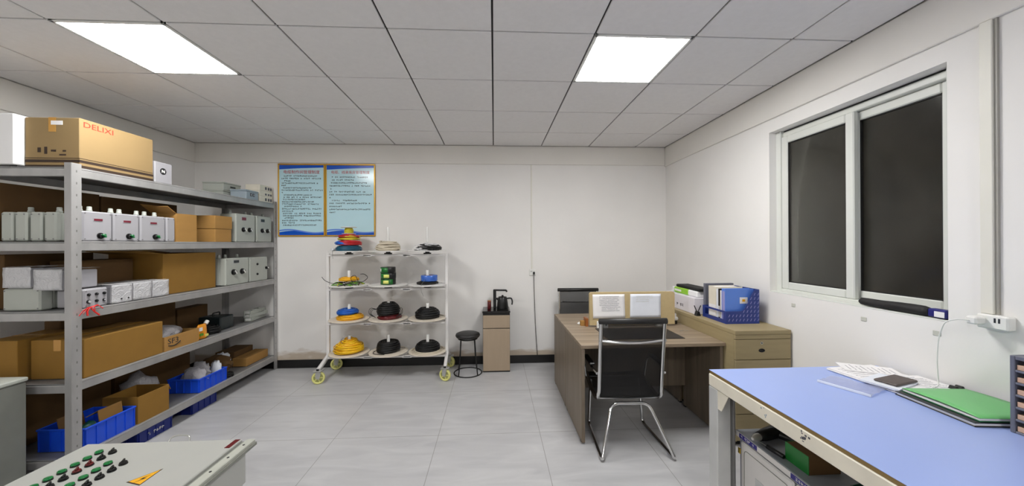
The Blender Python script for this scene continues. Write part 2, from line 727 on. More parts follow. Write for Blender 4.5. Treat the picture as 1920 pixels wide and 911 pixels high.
def fillet(pts, r, n=5):
    P = [Vector(p) for p in pts]
    out = [P[0]]
    for i in range(1, len(P) - 1):
        a, b, c = P[i - 1], P[i], P[i + 1]
        u, v = (a - b), (c - b)
        d = min(r, u.length * 0.48, v.length * 0.48)
        p0, p1 = b + u.normalized() * d, b + v.normalized() * d
        for k in range(n + 1):
            t = k / n
            out.append(p0 * (1 - t) ** 2 + b * (2 * t * (1 - t)) + p1 * t * t)
    out.append(P[-1])
    return out


def RX(a):
    return Matrix.Rotation(a, 4, 'X')


def RY(a):
    return Matrix.Rotation(a, 4, 'Y')


def RZ(a):
    return Matrix.Rotation(a, 4, 'Z')


def T(x, y, z):
    return Matrix.Translation((x, y, z))


# ------------------------------------------------------------------ room shell
XL, XR, YB, YF, ZH = -3.58, 2.2, 4.353, -3.6, 2.715
b = MB(); b.box(XL - 0.1, XR + 0.3, YF - 0.1, YB + 0.1, -0.1, 0, 'floor_tile'); struct(b, 'floor')
b = MB(); b.box(XL - 0.1, XR + 0.3, YB, YB + 0.12, 0, 2.9, 'wall_stained'); struct(b, 'wall_back')
b = MB(); b.box(XL - 0.12, XL, YF - 0.1, YB, 0, 2.9, 'wall_paint'); struct(b, 'wall_left')
b = MB(); b.box(XL, XR + 0.3, YF - 0.12, YF, 0, 2.9, 'wall_paint'); struct(b, 'wall_front')
WY0, WY1, WZ0, WZ1 = 1.578, 2.672, 1.105, 2.372
b = MB()
wt = 0.24
b.box(XR, XR + wt, YF, WY0, 0, 2.9, 'wall_paint')
b.box(XR, XR + wt, WY1, YB, 0, 2.9, 'wall_paint')
b.box(XR, XR + wt, WY0, WY1, 0, WZ0, 'wall_paint')
b.box(XR, XR + wt, WY0, WY1, WZ1, 2.9, 'wall_paint')
struct(b, 'wall_right')
# shallow dropped band at the head of the walls
zb = 2.485
b = MB(); b.box(XL + 0.018, XR - 0.018, YB - 0.02, YB, zb, ZH, 'beam_paint', 0.004); struct(b, 'trim_1')
b = MB(); b.box(XL, XL + 0.018, YF, YB, zb, ZH, 'beam_paint', 0.004); struct(b, 'trim_2')
b = MB(); b.box(XR - 0.018, XR, YF, YB, zb - 0.012, ZH, 'beam_paint', 0.004); struct(b, 'trim_3')
# skirting of black tile
b = MB(); b.box(XL, XR, YB - 0.012, YB, 0, 0.098, 'skirting_black', 0.002); struct(b, 'baseboard_back')
b = MB(); b.box(XL, XL + 0.012, YF, YB - 0.012, 0, 0.098, 'skirting_black', 0.002); struct(b, 'baseboard_left')
b = MB(); b.box(XR - 0.012, XR, YF, YB - 0.012, 0, 0.098, 'skirting_black', 0.002); struct(b, 'baseboard_right')
# suspended ceiling: 600 mm tiles with open joints
LIGHTS = [(-4, 0), (1, 0), (-4, -6), (1, -6)]  # last two are presumed panels out of view, placed for fill light
gx0, gy0, gs = -0.006, 2.0, 0.6
b = MB()
rows = [(k, gy0 + gs * k, gy0 + gs * (k + 1)) for k in range(-10, 3)] + [(3, gy0 + gs * 3, YB - 0.021)]
for k, y0, y1 in rows:
    y0 = max(y0, YF + 0.001)
    if y1 - y0 < 0.05:
        continue
    for i in range(-6, 4):
        x0, x1 = gx0 + gs * i, gx0 + gs * (i + 1)
        x0, x1 = max(x0, XL + 0.019), min(x1, XR - 0.019)
        if x1 - x0 < 0.02 or (i, k) in LIGHTS:
            continue
        g = 0.0055
        b.box(x0 + g, x1 - g, y0 + g, y1 - g, ZH, ZH + 0.014, 'ceiling_tile', 0.003)
struct(b, 'ceiling')
b = MB(); b.box(XL, XR, YF, YB, ZH + 0.014, ZH + 0.05, 'ceiling_gap'); struct(b, 'trim_4')
ln = ['square ceiling light panel above the tall steel shelving', 'square ceiling light panel above the desk, next to the window wall',
      'unseen ceiling light panel presumed behind the viewer on the shelving side', 'unseen ceiling light panel presumed behind the viewer on the window side']
for q, (i, k) in enumerate(LIGHTS):
    cx, cy = gx0 + gs * (i + 0.5), gy0 + gs * (k + 0.5)
    t = thing('ceiling_light', ln[q], 'ceiling light', (cx, cy, ZH), 0, 'square light panels in the ceiling')
    f = MB()
    for a in (0, 1, 2, 3):
        f.box(-0.296, 0.296, 0.278, 0.296, -0.002, 0.0135, 'white_plastic', 0.002, M=RZ(a * PI / 2))
    f.build('frame', t)
    d = MB(); d.box(-0.277, 0.277, -0.277, 0.277, 0.001, 0.012, 'lamp_diffuser'); d.build('diffuser', t)

# ------------------------------------------------------------------ window
b = MB()
fx0, fx1 = XR + 0.055, XR + 0.15
b.box(fx0, fx1, WY0, WY0 + 0.045, WZ0, WZ1, 'window_white', 0.004)
b.box(fx0, fx1, WY1 - 0.045, WY1, WZ0, WZ1, 'window_white', 0.004)
b.box(fx0, fx1, WY0 + 0.045, WY1 - 0.045, WZ0, WZ0 + 0.03, 'window_white', 0.004)
b.box(fx0 + 0.02, fx1, WY0 + 0.045, WY1 - 0.045, WZ1 - 0.05, WZ1 - 0.012, 'window_white', 0.004)
b.box(fx0 + 0.03, fx1, WY0 + 0.045, WY1 - 0.045, WZ1 - 0.012, WZ1, 'seal_black')
b.box(fx0 + 0.045, fx0 + 0.05, WY0 + 0.045, WY1 - 0.045, WZ0 + 0.03, WZ0 + 0.042, 'window_white')
win = struct(b, 'window_1')


def sash(x0, x1, y0, y1, z0, z1):
    s = MB()
    fw = 0.055
    s.box(x0, x1, y0, y0 + fw, z0, z1, 'window_white', 0.006)
    s.box(x0, x1, y1 - fw, y1, z0, z1, 'window_white', 0.006)
    s.box(x0, x1, y0 + fw, y1 - fw, z0, z0 + fw, 'window_white', 0.006)
    s.box(x0, x1, y0 + fw, y1 - fw, z1 - fw, z1, 'window_white', 0.006)
    e = 0.006
    for (a, c, d, g) in ((y0 + fw, y0 + fw + e, z0 + fw, z1 - fw), (y1 - fw - e, y1 - fw, z0 + fw, z1 - fw),
                         (y0 + fw, y1 - fw, z0 + fw, z0 + fw + e), (y0 + fw, y1 - fw, z1 - fw - e, z1 - fw)):
        s.box((x0 + x1) / 2 - 0.008, (x0 + x1) / 2 + 0.008, a, c, d, g, 'seal_black')
    o = s.build('sash', win)
    p = MB()
    p.box((x0 + x1) / 2 - 0.002, (x0 + x1) / 2 + 0.002, y0 + fw, y1 - fw, z0 + fw, z1 - fw, 'window_glass')
    p.build('pane', o)


sash(fx0 + 0.006, fx0 + 0.04, 2.075, WY1 - 0.045, WZ0 + 0.03, WZ1 - 0.05)
sash(fx0 + 0.052, fx0 + 0.086, WY0 + 0.045, 2.14, WZ0 + 0.03, WZ1 - 0.05)
b = MB(); b.box(XR + 0.002, fx0, WY0, WY1, WZ0 - 0.001, WZ0 + 0.008, 'window_white', 0.003); b.build('sill', win)['kind'] = 'structure'
# what lies outside in the dark: yard ground and a neighbouring wall
b = MB(); b.box(XR + 3.5, XR + 3.7, -4, 9, -0.3, 6, 'night_wall'); struct(b, 'wall_outside')

# ------------------------------------------------------------------ steel shelving
SX0, SX1, SY0, SY1 = -3.22, -2.62, 2.295, 4.34
LV = [0.165, 0.635, 1.085, 1.52, 1.985]
rack = thing('steel_shelving_unit', 'tall grey steel shelving unit with five loaded shelves', 'shelving', (SX0, SY0, 0))
W, D = SX1 - SX0, SY1 - SY0
for cx, cy, sx, sy in ((0, 0, 1, 1), (W, 0, -1, 1), (0, D, 1, -1), (W, D, -1, -1)):
    p = MB()
    p.box(cx, cx + sx * 0.042, cy, cy + sy * 0.003, 0, 2.012, 'galvanised', 0.001)
    p.box(cx, cx + sx * 0.003, cy + sy * 0.003, cy + sy * 0.055, 0, 2.012, 'galvanised', 0.001)
    for k in range(26):
        z = 0.08 + k * 0.075
        p.box(cx - sx * 0.0004, cx + sx * 0.0004, cy + sy * 0.025, cy + sy * 0.031, z, z + 0.014, 'grey_dark_metal')
    p.build('post', rack)
for z in LV:
    s = MB(); s.box(0.006, W - 0.006, 0.006, D - 0.006, z - 0.008, z, 'galvanised_dark', 0.001)
    sh = s.build('shelf', rack)
    for x0, x1 in ((0.004, 0.03), (W - 0.03, W - 0.004)):
        s = MB()
        s.box(x0, x1, 0.004, D - 0.004, z - 0.058, z - 0.009, 'galvanised', 0.003)
        s.box(x0 + 0.002, x1, 0.056, D - 0.056, z - 0.009, z + 0.003, 'galvanised', 0.002)
        s.build('side_beam', sh)
    for y0, y1 in ((0.004, 0.03), (D - 0.03, D - 0.004)):
        s = MB()
        s.box(0.031, W - 0.031, y0, y1, z - 0.058, z - 0.009, 'galvanised', 0.003)
        s.build('end_beam', sh)

RA = PI / 2      # rotz of things on the shelf that face the room (+X)


def walls_box(mb, w, d, h, t, mat, inner=None, bottom=True):
    """open-topped box, x centred, y 0..d, z 0..h"""
    mb.box(-w / 2, w / 2, 0, t, 0, h, mat)
    mb.box(-w / 2, w / 2, d - t, d, 0, h, mat)
    mb.box(-w / 2, -w / 2 + t, t, d - t, 0, h, mat)
    mb.box(w / 2 - t, w / 2, t, d - t, 0, h, mat)
    if bottom:
        mb.box(-w / 2 + t, w / 2 - t, t, d - t, 0, t, inner or mat)


def carton(label, loc, rotz, w, d, h, mat='cardboard', tape=True, group=None, name='cardboard_box'):
    t = thing(name, label, 'box', loc, rotz, group)
    m = MB(); m.box(-w / 2, w / 2, 0, d, 0, h, mat, 0.003)
    m.box(-w / 2 + 0.004, w / 2 - 0.004, d / 2 - 0.001, d / 2 + 0.001, h - 0.001, h + 0.0004, 'box_print')
    m.build('body', t)
    if tape:
        m = MB()
        m.box(-w / 2 + 0.001, w / 2 - 0.001, d / 2 - 0.022, d / 2 + 0.022, h + 0.0002, h + 0.0012, 'packing_tape')
        m.box(-w / 2 - 0.001, -w / 2 - 0.0002, d / 2 - 0.022, d / 2 + 0.022, h * 0.72, h + 0.0002, 'packing_tape')
        m.build('tape', t)
    return t


def open_carton(label, loc, rotz, w, d, h, mat='cardboard', flaps=(), group=None):
    """flaps: list of (side, length, angle above horizontal outwards); sides F B L R"""
    t = thing('cardboard_box', label, 'box', loc, rotz, group)
    m = MB(); walls_box(m, w, d, h, 0.005, mat, 'cardboard_dark'); m.build('body', t)
    for sd, ln_, an in flaps:
        f = MB()
        if sd == 'F':
            f.box(-w / 2 + 0.004, w / 2 - 0.004, -ln_, 0, -0.002, 0.002, mat, M=T(0, 0, h) @ RX(-an))
        if sd == 'B':
            f.box(-w / 2 + 0.004, w / 2 - 0.004, 0, ln_, -0.002, 0.002, mat, M=T(0, d, h) @ RX(an))
        if sd == 'L':
            f.box(-ln_, 0, 0.004, d - 0.004, -0.002, 0.002, mat, M=T(-w / 2, 0, h) @ RY(an))
        if sd == 'R':
            f.box(0, ln_, 0.004, d - 0.004, -0.002, 0.002, mat, M=T(w / 2, 0, h) @ RY(-an))
        f.build('flap', t)
    return t


def enclosure(label, loc, rotz, w, d, h, mat='enclosure_white', display=None, knobs=(), glands=(), group=None, lid=0.35, hinge=True, name='control_box'):
    """wall-mount control box, front at y=0 facing -Y. knobs: (x, z, r, kind)."""
    t = thing(name, label, 'control box', loc, rotz, group)
    m = MB()
    yl = d * lid
    m.box(-w / 2 + 0.004, w / 2 - 0.004, yl, d, 0.003, h - 0.003, mat, 0.006)
    m.build('body', t)
    m = MB()
    m.box(-w / 2, w / 2, 0, yl - 0.001, 0, h, mat, 0.008)
    for sx in (-1, 1):
        for z in (0.014, h - 0.014):
            m.cyl(0.0045, 0, 0.002, 'galvanised_dark', 10, M=at(sx * (w / 2 - 0.013), 0.0005, z))
    m.build('lid', t)
    if display:
        dx, dz, dw, dh, dm = display
        m = MB()
        m.box(dx - dw / 2 - 0.004, dx + dw / 2 + 0.004, -0.0015, 0.002, dz - dh / 2 - 0.004, dz + dh / 2 + 0.004, 'enclosure_lilac')
        m.box(dx - dw / 2, dx + dw / 2, -0.003, -0.001, dz - dh / 2, dz + dh / 2, dm)
        m.build('display', t)
    for kx, kz, r, kind in knobs:
        m = MB()
        m.cyl(r * 1.15, 0, 0.006, 'black_plastic', 18, M=at(kx, 0, kz))
        if kind == 'green':
            m.cyl(r * 0.85, 0.006, 0.02, 'black_plastic', 18, M=at(kx, 0, kz), bev=0.003)
            m.box(-r * 0.25, r * 0.25, -r * 0.8, r * 0.8, 0.02, 0.034, 'green_button', 0.002, M=at(kx, 0, kz) @ RZ(0.8))
            m.cyl(r * 0.55, 0, 0.022, 'green_lit', 14, M=at(kx + r * 0.7, 0, kz + r * 0.25), bev=0.002)
        elif kind == 'black':
            m.cyl(r * 0.85, 0.006, 0.024, 'black_plastic', 18, M=at(kx, 0, kz), bev=0.003)
            m.box(-r * 0.22, r * 0.22, -r * 0.75, r * 0.75, 0.024, 0.03, 'white_plastic', 0.001, M=at(kx, 0, kz) @ RZ(0.6))
        else:
            m.cyl(r * 0.8, 0.006, 0.012, kind, 14, M=at(kx, 0, kz), bev=0.002)
        m.build('knob', t)
    for gx, gy in glands:
        m = MB()
        m.lathe([(0.0125, 0), (0.0145, 0.001), (0.0145, 0.013), (0.012, 0.014), (0.0125, 0.03), (0.0105, 0.035), (0.006, 0.036)], 'enclosure_grey', 12, (gx, gy, h - 0.001))
        m.build('cable_gland', t)
    return t


def put(y0, y1):
    return (y0 + y1) / 2


GR = 'control boxes on the shelving'
# ---- top shelf
z5 = LV[4] + 0.004
xf = -2.642
t = carton('large pale carton with red lettering and dark stripes on the top shelf', (xf, 2.598, z5), RA, 0.48, 0.325, 0.322, 'cardboard_pale')
m = MB()
for z0, z1 in ((0.0005, 0.02), (0.037, 0.054), (0.062, 0.0655)):
    m.box(-0.2405, 0.2405, -0.0008, 0.0003, z0, z1, 'box_print')
    m.box(-0.2408, -0.2397, -0.0005, 0.324, z0, z1, 'box_print')
m.build('printed_stripe', t)
text('DELIXI', 0.05, 'red_print', t, (-0.13, -0.0006, 0.285), name='red_lettering', sx=1.25)
SIDE = Matrix(((0, 0, -1), (-1, 0, 0), (0, 1, 0))).to_4x4()    # draws on the local -X end
m = MB()
m.box(-0.2412, -0.2402, 0.10, 0.17, 0.276, 0.302, 'paper')
m.build('paper_label', t)
rn = random.Random(3)
m = MB()
Ms = Matrix.Translation((-0.2404, 0.27, 0)) @ SIDE
for x, z, ww, hh in ((0.02, 0.10, 0.02, 0.03), (0.06, 0.09, 0.018, 0.045), (0.1, 0.105, 0.03, 0.012), (0.15, 0.08, 0.04, 0.01), (0.17, 0.105, 0.02, 0.01)):
    m.prism([(x, z), (x + ww, z), (x + ww, z + hh), (x, z + hh)], 0, 0.0006, 'box_print', Ms)
m.build('handling_mark', t)
t = thing('white_equipment_box', 'plain white equipment case beside the pale carton on the top shelf', 'equipment box', (-2.972, 2.42, z5), RA)
m = MB(); m.box(-0.11, 0.11, 0, 0.24, 0.012, 0.33, 'white_gloss', 0.006); m.build('body', t)
m = MB()
for sx in (-1, 1):
    for yy in (0.03, 0.21):
        m.cyl(0.012, 0, 0.0125, 'black_plastic', 12, (sx * 0.085, yy, 0))
m.build('foot', t)
t = thing('white_device_case', 'small white case with a round black emblem, next to the pale carton', 'device case', (xf, 2.925, z5), RA)
m = MB(); m.box(-0.073, 0.073, 0, 0.18, 0, 0.165, 'enclosure_white', 0.005); m.build('body', t)
m = MB()
Mf = at(-0.005, 0, 0.095)
m.cyl(0.026, 0, 0.0015, 'black_plastic', 28, M=Mf)
m.prism([(-0.014, -0.012), (-0.008, -0.012), (-0.008, 0.0), (0.006, -0.012), (0.014, -0.012), (0.014, 0.012), (0.008, 0.012), (0.008, 0.0), (-0.006, 0.012), (-0.014, 0.012)], 0.0015, 0.0022, 'white_plastic', Mf)
m.build('emblem', t)


def flat_case(label, loc, rotz, w, d, h, mat, port=False):
    t = thing('flat_equipment_case', label, 'equipment box', loc, rotz, 'flat cases on the top shelf')
    m = MB(); m.box(-w / 2, w / 2, 0, d, 0, h * 0.82, mat, 0.004); m.build('body', t)
    m = MB(); m.box(-w / 2 - 0.003, w / 2 + 0.003, -0.003, d + 0.003, h * 0.82 + 0.0005, h, mat, 0.003)
    m.build('lid', t)
    if port:
        m = MB()
        for x in (-0.035, 0.005):
            m.box(x, x + 0.03, -0.002, 0.003, h * 0.35, h * 0.68, 'black_plastic', 0.001)
            m.box(x + 0.008, x + 0.022, -0.003, 0.0, h * 0.42, h * 0.6, 'enclosure_white')
        m.build('socket', t)
    else:
        m = MB(); m.box(-0.03, 0.04, -0.0045, 0.003, h * 0.4, h * 0.6, 'display_dark', 0.001); m.build('name_plate', t)
    return t


flat_case('flat grey case at the bottom of the pair on the top shelf', (-2.835, 3.93, z5), RA, 0.28, 0.22, 0.084, 'enclosure_grey')
flat_case('flat grey case resting on another flat case on the top shelf', (-2.832, 3.92, z5 + 0.0845), RA, 0.25, 0.21, 0.084, 'enclosure_grey')
flat_case('low bluish case with two sockets in front of the stacked flat cases', (xf - 0.005, 3.955, z5), RA, 0.19, 0.165, 0.1, 'enclosure_blue', True)
z = z5
for k, (lab, wv) in enumerate((('white printed carton at the bottom of the corner stack, top shelf', 0.24), ('white printed carton in the middle of the corner stack, top shelf', 0.23), ('topmost white printed carton of the corner stack, top shelf', 0.22))):
    t = thing('small_white_carton', lab, 'box', (xf - 0.01, 4.195, z), RA, 'white cartons on the top shelf')
    m = MB(); m.box(-wv / 2, wv / 2, 0, 0.16, 0, 0.064, 'cream_metal', 0.003); m.build('body', t)
    m = MB()
    for x in (-0.02, 0.03, 0.07):
        m.box(x, x + 0.028, -0.0006, 0.0004, 0.014, 0.046 - 0.01 * (k % 2), 'ink')
    m.build('print', t)
    z += 0.0645

# ---- second shelf from the top
z4 = LV[3] + 0.004
for k, (y0, y1, lab) in enumerate(((2.372, 2.551, 'white control box with a red display next to the front corner post'),
                                   (2.556, 2.734, 'white control box with a dark red display, second from the corner post'),
                                   (2.740, 2.940, 'white control box with three cable glands beside the slim white box'))):
    wv = y1 - y0 - 0.004
    g = [(-0.06, 0.05), (-0.005, 0.05)] if k < 2 else [(-0.08, 0.05), (-0.02, 0.05), (0.06, 0.05)]
    enclosure(lab, (xf, put(y0, y1), z4), RA, wv, 0.1, 0.196, 'enclosure_white', (0.0, 0.142, 0.05, 0.014, 'display_red'),
              [(0.012, 0.036, 0.0175, 'green')], g, GR)
t = enclosure('slim blank white control box beside the open carton', (xf, put(2.948, 3.026), z4), RA, 0.076, 0.12, 0.196, 'enclosure_white', None, (), (), GR)
open_carton('upright open carton with its flap folded back on the second shelf from the top', (xf, put(3.035, 3.235), z4), RA, 0.196, 0.2, 0.236, 'cardboard', [('B', 0.12, 0.7), ('L', 0.09, 0.6)])
carton('shallow carton at the bottom of the pair beside the open carton', (xf, put(3.435, 3.645), z4), RA, 0.205, 0.21, 0.125, 'cardboard', False)
carton('shallow carton lying on top of another beside the open carton', (xf + 0.003, put(3.43, 3.65), z4 + 0.1265), RA, 0.216, 0.22, 0.125, 'cardboard', False)
for k, (y0, y1, lab, dm) in enumerate(((3.70, 3.995, 'tall grey control box with a red display and two knobs', 'display_red'), (4.012, 4.28, 'tall grey control box with a dark display at the far end of the shelf', 'display_dark'))):
    wv = y1 - y0 - 0.006
    enclosure(lab, (xf, put(y0, y1), z4), RA, wv, 0.16, 0.295, 'enclosure_grey', (-0.03, 0.245, 0.06, 0.03, dm),
              [(-0.04, 0.13, 0.022, 'black'), (0.05, 0.13, 0.022, 'black')], [(-wv / 2 + 0.03, 0.08), (wv / 2 - 0.04, 0.08)], GR)
for k, x in enumerate((-3.035, -2.953, -2.866, -2.782)):
    nm = ['farthest from the corner post', 'third from the corner post', 'second from the corner post', 'nearest the corner post'][k]
    enclosure('narrow grey control box in the end row, ' + nm, (x, 2.325, z4), 0, 0.07, 0.17, 0.183, 'enclosure_grey', None, (), [(0.0, 0.05)] if k in (1, 3) else [], 'narrow control boxes at the shelf end', 0.2)

# ---- middle shelf
z3 = LV[2] + 0.004


def film_wrap(par, w, d, h, seed, mat='plastic_film'):
    """loose crumpled film around a box (x centred, front at y=0)"""
    rn = random.Random(seed)
    m = MB()
    e = 0.006
    n = 9

    def j(p, a=0.004):
        q = Vector(p) * 23 + Vector((seed * 3.1, 0, 0))
        v = noise.noise_vector(q)
        return (p[0] + v.x * a, p[1] + v.y * a, p[2] + v.z * a)
    x0, x1, y0, y1, z1 = -w / 2 - e, w / 2 + e, -e, d + e, h + e
    front = [[j((x0 + (x1 - x0) * a / n, y0 - 0.002, 0.006 + (z1 - 0.006) * c / n)) for c in range(n + 1)] for a in range(n + 1)]
    top = [[j((x0 + (x1 - x0) * a / n, y0 + (y1 - y0) * c / n, z1 + 0.003)) for c in range(n + 1)] for a in range(n + 1)]
    m.sheet(front, 0.0006, mat)
    m.sheet(top, 0.0006, mat)
    return m.build('plastic_wrap', par)


GW = 'wrapped white boxes on the middle shelf'
t = enclosure('white box with six black buttons next to the corner post', (xf, 2.45, z3), RA, 0.142, 0.17, 0.122, 'enclosure_white', None,
              [(-0.045, 0.085, 0.008, 'black_plastic'), (0.0, 0.085, 0.008, 'black_plastic'), (0.045, 0.085, 0.008, 'black_plastic'),
               (-0.045, 0.04, 0.011, 'grey_leg'), (0.0, 0.04, 0.008, 'black_plastic'), (0.045, 0.04, 0.008, 'enclosure_lilac')], (), GW)
lb = ['film-wrapped white box with two black buttons beside the six-button box', 'film-wrapped white box in the middle of the wrapped row', 'film-wrapped white box at the open carton end of the row']
for k, (y0, y1) in enumerate(((2.535, 2.672), (2.680, 2.815), (2.822, 2.958))):
    wv = y1 - y0 - 0.012
    t = enclosure(lb[k], (xf, put(y0, y1), z3), RA, wv, 0.22, 0.124, 'enclosure_white', None,
                  [(-0.005, 0.03, 0.007, 'black_plastic'), (0.042, 0.03, 0.007, 'black_plastic')] if k == 0 else (), (), GW)
    film_wrap(t, wv, 0.22, 0.124, k + 1)
open_carton('big open carton with flaps spread on the middle shelf', (-2.70, put(2.975, 3.52), z3), RA, 0.535, 0.42, 0.335, 'cardboard_brown', [('L', 0.13, 0.15), ('B', 0.18, 0.12)])
enclosure('grey control box with a dark display and two knobs on the middle shelf', (xf, put(3.56, 3.895), z3), RA, 0.325, 0.17, 0.272, 'enclosure_grey', (-0.02, 0.235, 0.07, 0.026, 'display_dark'),
          [(-0.06, 0.13, 0.026, 'black'), (0.06, 0.13, 0.026, 'black')], [(-0.14, 0.08), (-0.06, 0.08), (0.1, 0.08)], GR)
enclosure('grey control box with two small holes and a side catch on the middle shelf', (xf, put(3.9, 4.205), z3), RA, 0.295, 0.17, 0.268, 'enclosure_grey', None,
          [(-0.03, 0.19, 0.011, 'black_plastic'), (-0.03, 0.08, 0.011, 'black_plastic'), (0.12, 0.14, 0.014, 'black')], (), GR)
t = enclosure('film-wrapped silver box on top of the six-button box', (-2.785, 2.325, z3 + 0.124), 0, 0.155, 0.2, 0.126, 'enclosure_lilac', None, (), (), 'silver wrapped boxes at the shelf end')
film_wrap(t, 0.155, 0.2, 0.126, 8)
t = enclosure('long grey box lying at the bottom of the middle shelf end', (-2.95, 2.325, z3), 0, 0.22, 0.2, 0.138, 'enclosure_grey', None, (), (), 'silver wrapped boxes at the shelf end')
t = enclosure('film-wrapped silver box on top of the long grey box', (-2.965, 2.325, z3 + 0.1395), 0, 0.15, 0.2, 0.126, 'enclosure_lilac', None, (), (), 'silver wrapped boxes at the shelf end')
film_wrap(t, 0.15, 0.2, 0.126, 9)
# red ribbon scrap hanging over the beam
m = MB()
for k in range(6):
    a = k * 1.05
    p0 = Vector((-2.622, 2.385 + 0.006 * math.cos(a), z3 + 0.004))
    p1 = p0 + Vector((0.016, 0.035 * math.cos(a), 0.012 - 0.008 * k))
    p2 = p1 + Vector((0.004, 0.03 * math.cos(a + 0.5), -0.028))
    m.tube([p0, p0 + Vector((0.012, 0, 0.003)), p1, p2], 0.0055, 'red_plastic', 6, flat=0.35)
tag(m.build('red_ribbon'), 'scrap of red ribbon caught on the shelf edge at the corner post', 'ribbon')

# ---- fourth shelf
z2 = LV[1] + 0.004
carton('long brown carton next to the corner post on the second lowest shelf', (xf, put(2.378, 2.915), z2), RA, 0.535, 0.32, 0.25, 'cardboard_brown', True)
carton('brown taped carton at the shelf end beside the long carton', (-3.08, 2.33, z2), 0, 0.2, 0.3, 0.262, 'cardboard_brown', True)
t = open_carton('low open carton with black courier lettering', (xf, put(2.925, 3.255), z2), RA, 0.326, 0.26, 0.115, 'cardboard', [])
text('SF3', 0.062, 'ink_dark', t, (-0.085, -0.0006, 0.07), name='lettering', sx=1.15)
m = MB()
m.tube([(-0.13 + 0.012 * k, -0.0012, 0.04 - 0.016 * math.sin(k / 9 * PI) + 0.0015 * k) for k in range(10)], 0.004, 'ink_dark', 6, flat=1)
m.build('swoosh', t)


def lump(label, name, cat, loc, size, mat, seed, sub=3, amp=0.25, freq=2.2, group=None, parent=None):
    """a soft crumpled body: an ellipsoid displaced by noise and flattened at the base"""
    m = MB()
    n, k = 20, 12
    vs = []
    for i in range(k + 1):
        th = PI * i / k
        for j in range(n):
            ph = 2 * PI * j / n
            d = Vector((math.cos(th), math.sin(th) * math.cos(ph), math.sin(th) * math.sin(ph)))
            f = 1 + amp * noise.noise(d * freq + Vector((seed * 5.3, seed, 0))) + amp * 0.7 * noise.noise(d * freq * 3 + Vector((seed, 0, 9)))
            p = Vector((d.x * size[0] * f / 2, d.y * size[1] * f / 2, (d.z * f + 1) * size[2] / 2))
            p.z = max(0.0, p.z)
            vs.append(p)
    fs = []
    for i in range(k):
        for j in range(n):
            j2 = (j + 1) % n
            fs.append((i * n + j, (i + 1) * n + j, (i + 1) * n + j2, i * n + j2))
    m.add(vs, fs, mat, True)
    o = m.build(name, parent, loc)
    if parent is None:
        tag(o, label, cat, group)
    return o


lump('grey bundle of wrapped parts in the low open carton', 'parts_bundle', 'bundle', (-2.79, 3.08, z2 + 0.006), (0.18, 0.26, 0.17), 'bag_film', 4)
# orange pouch with white cap
t = thing('orange_pouch', 'orange printed pouch with a white cap at the end of the low carton', 'pouch', (-2.665, 3.335, z2), RA)
m = MB()
g = []
for i in range(9):
    v = i / 8
    row = []
    for j in range(13):
        a = 2 * PI * j / 12
        wv = 0.058 * (1 - 0.25 * v ** 3)
        dv = 0.03 * (1 - v) ** 0.6 + 0.006
        row.append(Vector((wv * math.cos(a) + 0.015 * v, 0.03 + dv * math.sin(a), 0.002 + 0.125 * v)))
    g.append(row)
vs = [p for r in g for p in r[:12]]
fs = [(i * 12 + j, i * 12 + (j + 1) % 12, (i + 1) * 12 + (j + 1) % 12, (i + 1) * 12 + j) for i in range(8) for j in range(12)]
fs += [tuple(reversed(range(12))), tuple(range(96, 108))]
m.add(vs, fs, 'orange_pack', True)
m.build('body', t)
m = MB(); m.cyl(0.017, 0, 0.035, 'white_plastic', 16, M=T(0.055, 0.03, 0.12) @ RY(0.75), bev=0.003); m.build('cap', t)
for x0, x1, za, zb2, mt in ((-0.05, -0.02, 0.075, 0.105, 'paper'), (-0.045, -0.01, 0.03, 0.05, 'green_cable'), (0.01, 0.045, 0.015, 0.035, 'package_yellow')):
    m = MB(); m.box(x0, x1, -0.006, 0.002, za, zb2, mt); m.build('printed_label', t)


def coil(mb, c, r0, r1, h, wire, mat, turns, seed, wob=0.25, M=None, dome=0.26):
    """a hank of cable: layers of turns wound around z at centre c, dome-shaped, a little untidy"""
    rn = random.Random(seed)
    pts = []
    per = 20
    nl = max(1, int(round(h / (wire * 1.7))) + 1)
    out = []
    for l in range(nl):
        u = l / max(1, nl - 1) if nl > 1 else 0
        ro = r1 * (1 - dome * max(0.0, abs(u - 0.3) / 0.7) ** 2.4)
        ri = r0 if l == nl - 1 else max(r0, ro - wire * 2 * 3.2)
        nr = max(2, int((ro - ri) / (wire * 2)))
        rr = [ro - (ro - ri) * k / (nr - 1) for k in range(nr)]
        if l % 2:
            rr.reverse()
        for r in rr:
            out.append((r, l * wire * 1.7))
    for q, (r, z) in enumerate(out):
        r2, z2 = out[min(q + 1, len(out) - 1)]
        ph, am, tz = rn.uniform(0, 6.28), rn.uniform(0.2, 1.0) * wob, rn.uniform(0, 6.28)
        for k in range(per):
            a = 2 * PI * k / per
            f = max(0.0, (k - per * 0.7) / (per * 0.3))
            rr_ = r + (r2 - r) * f + wire * 1.6 * am * math.sin(2 * a + ph) * math.sin(PI * k / per)
            zz = z + (z2 - z) * f + wire * 1.5 * am * math.sin(a * 2 + tz) * math.sin(PI * k / per)
            pts.append((c[0] + rr_ * math.cos(a), c[1] + rr_ * math.sin(a), c[2] + wire + max(0, zz)))
    mb.tube(pts, wire, mat, 6, M=M)


def cable_coil(label, loc, r0, r1, h, wire, mat, turns, seed, group=None, extra=None, name='cable_coil', wob=0.25):
    m = MB()
    coil(m, (0, 0, 0), r0, r1, h, wire, mat, turns, seed, wob)
    if extra:
        extra(m)
    return tag(m.build(name, None, loc), label, 'cable', group)


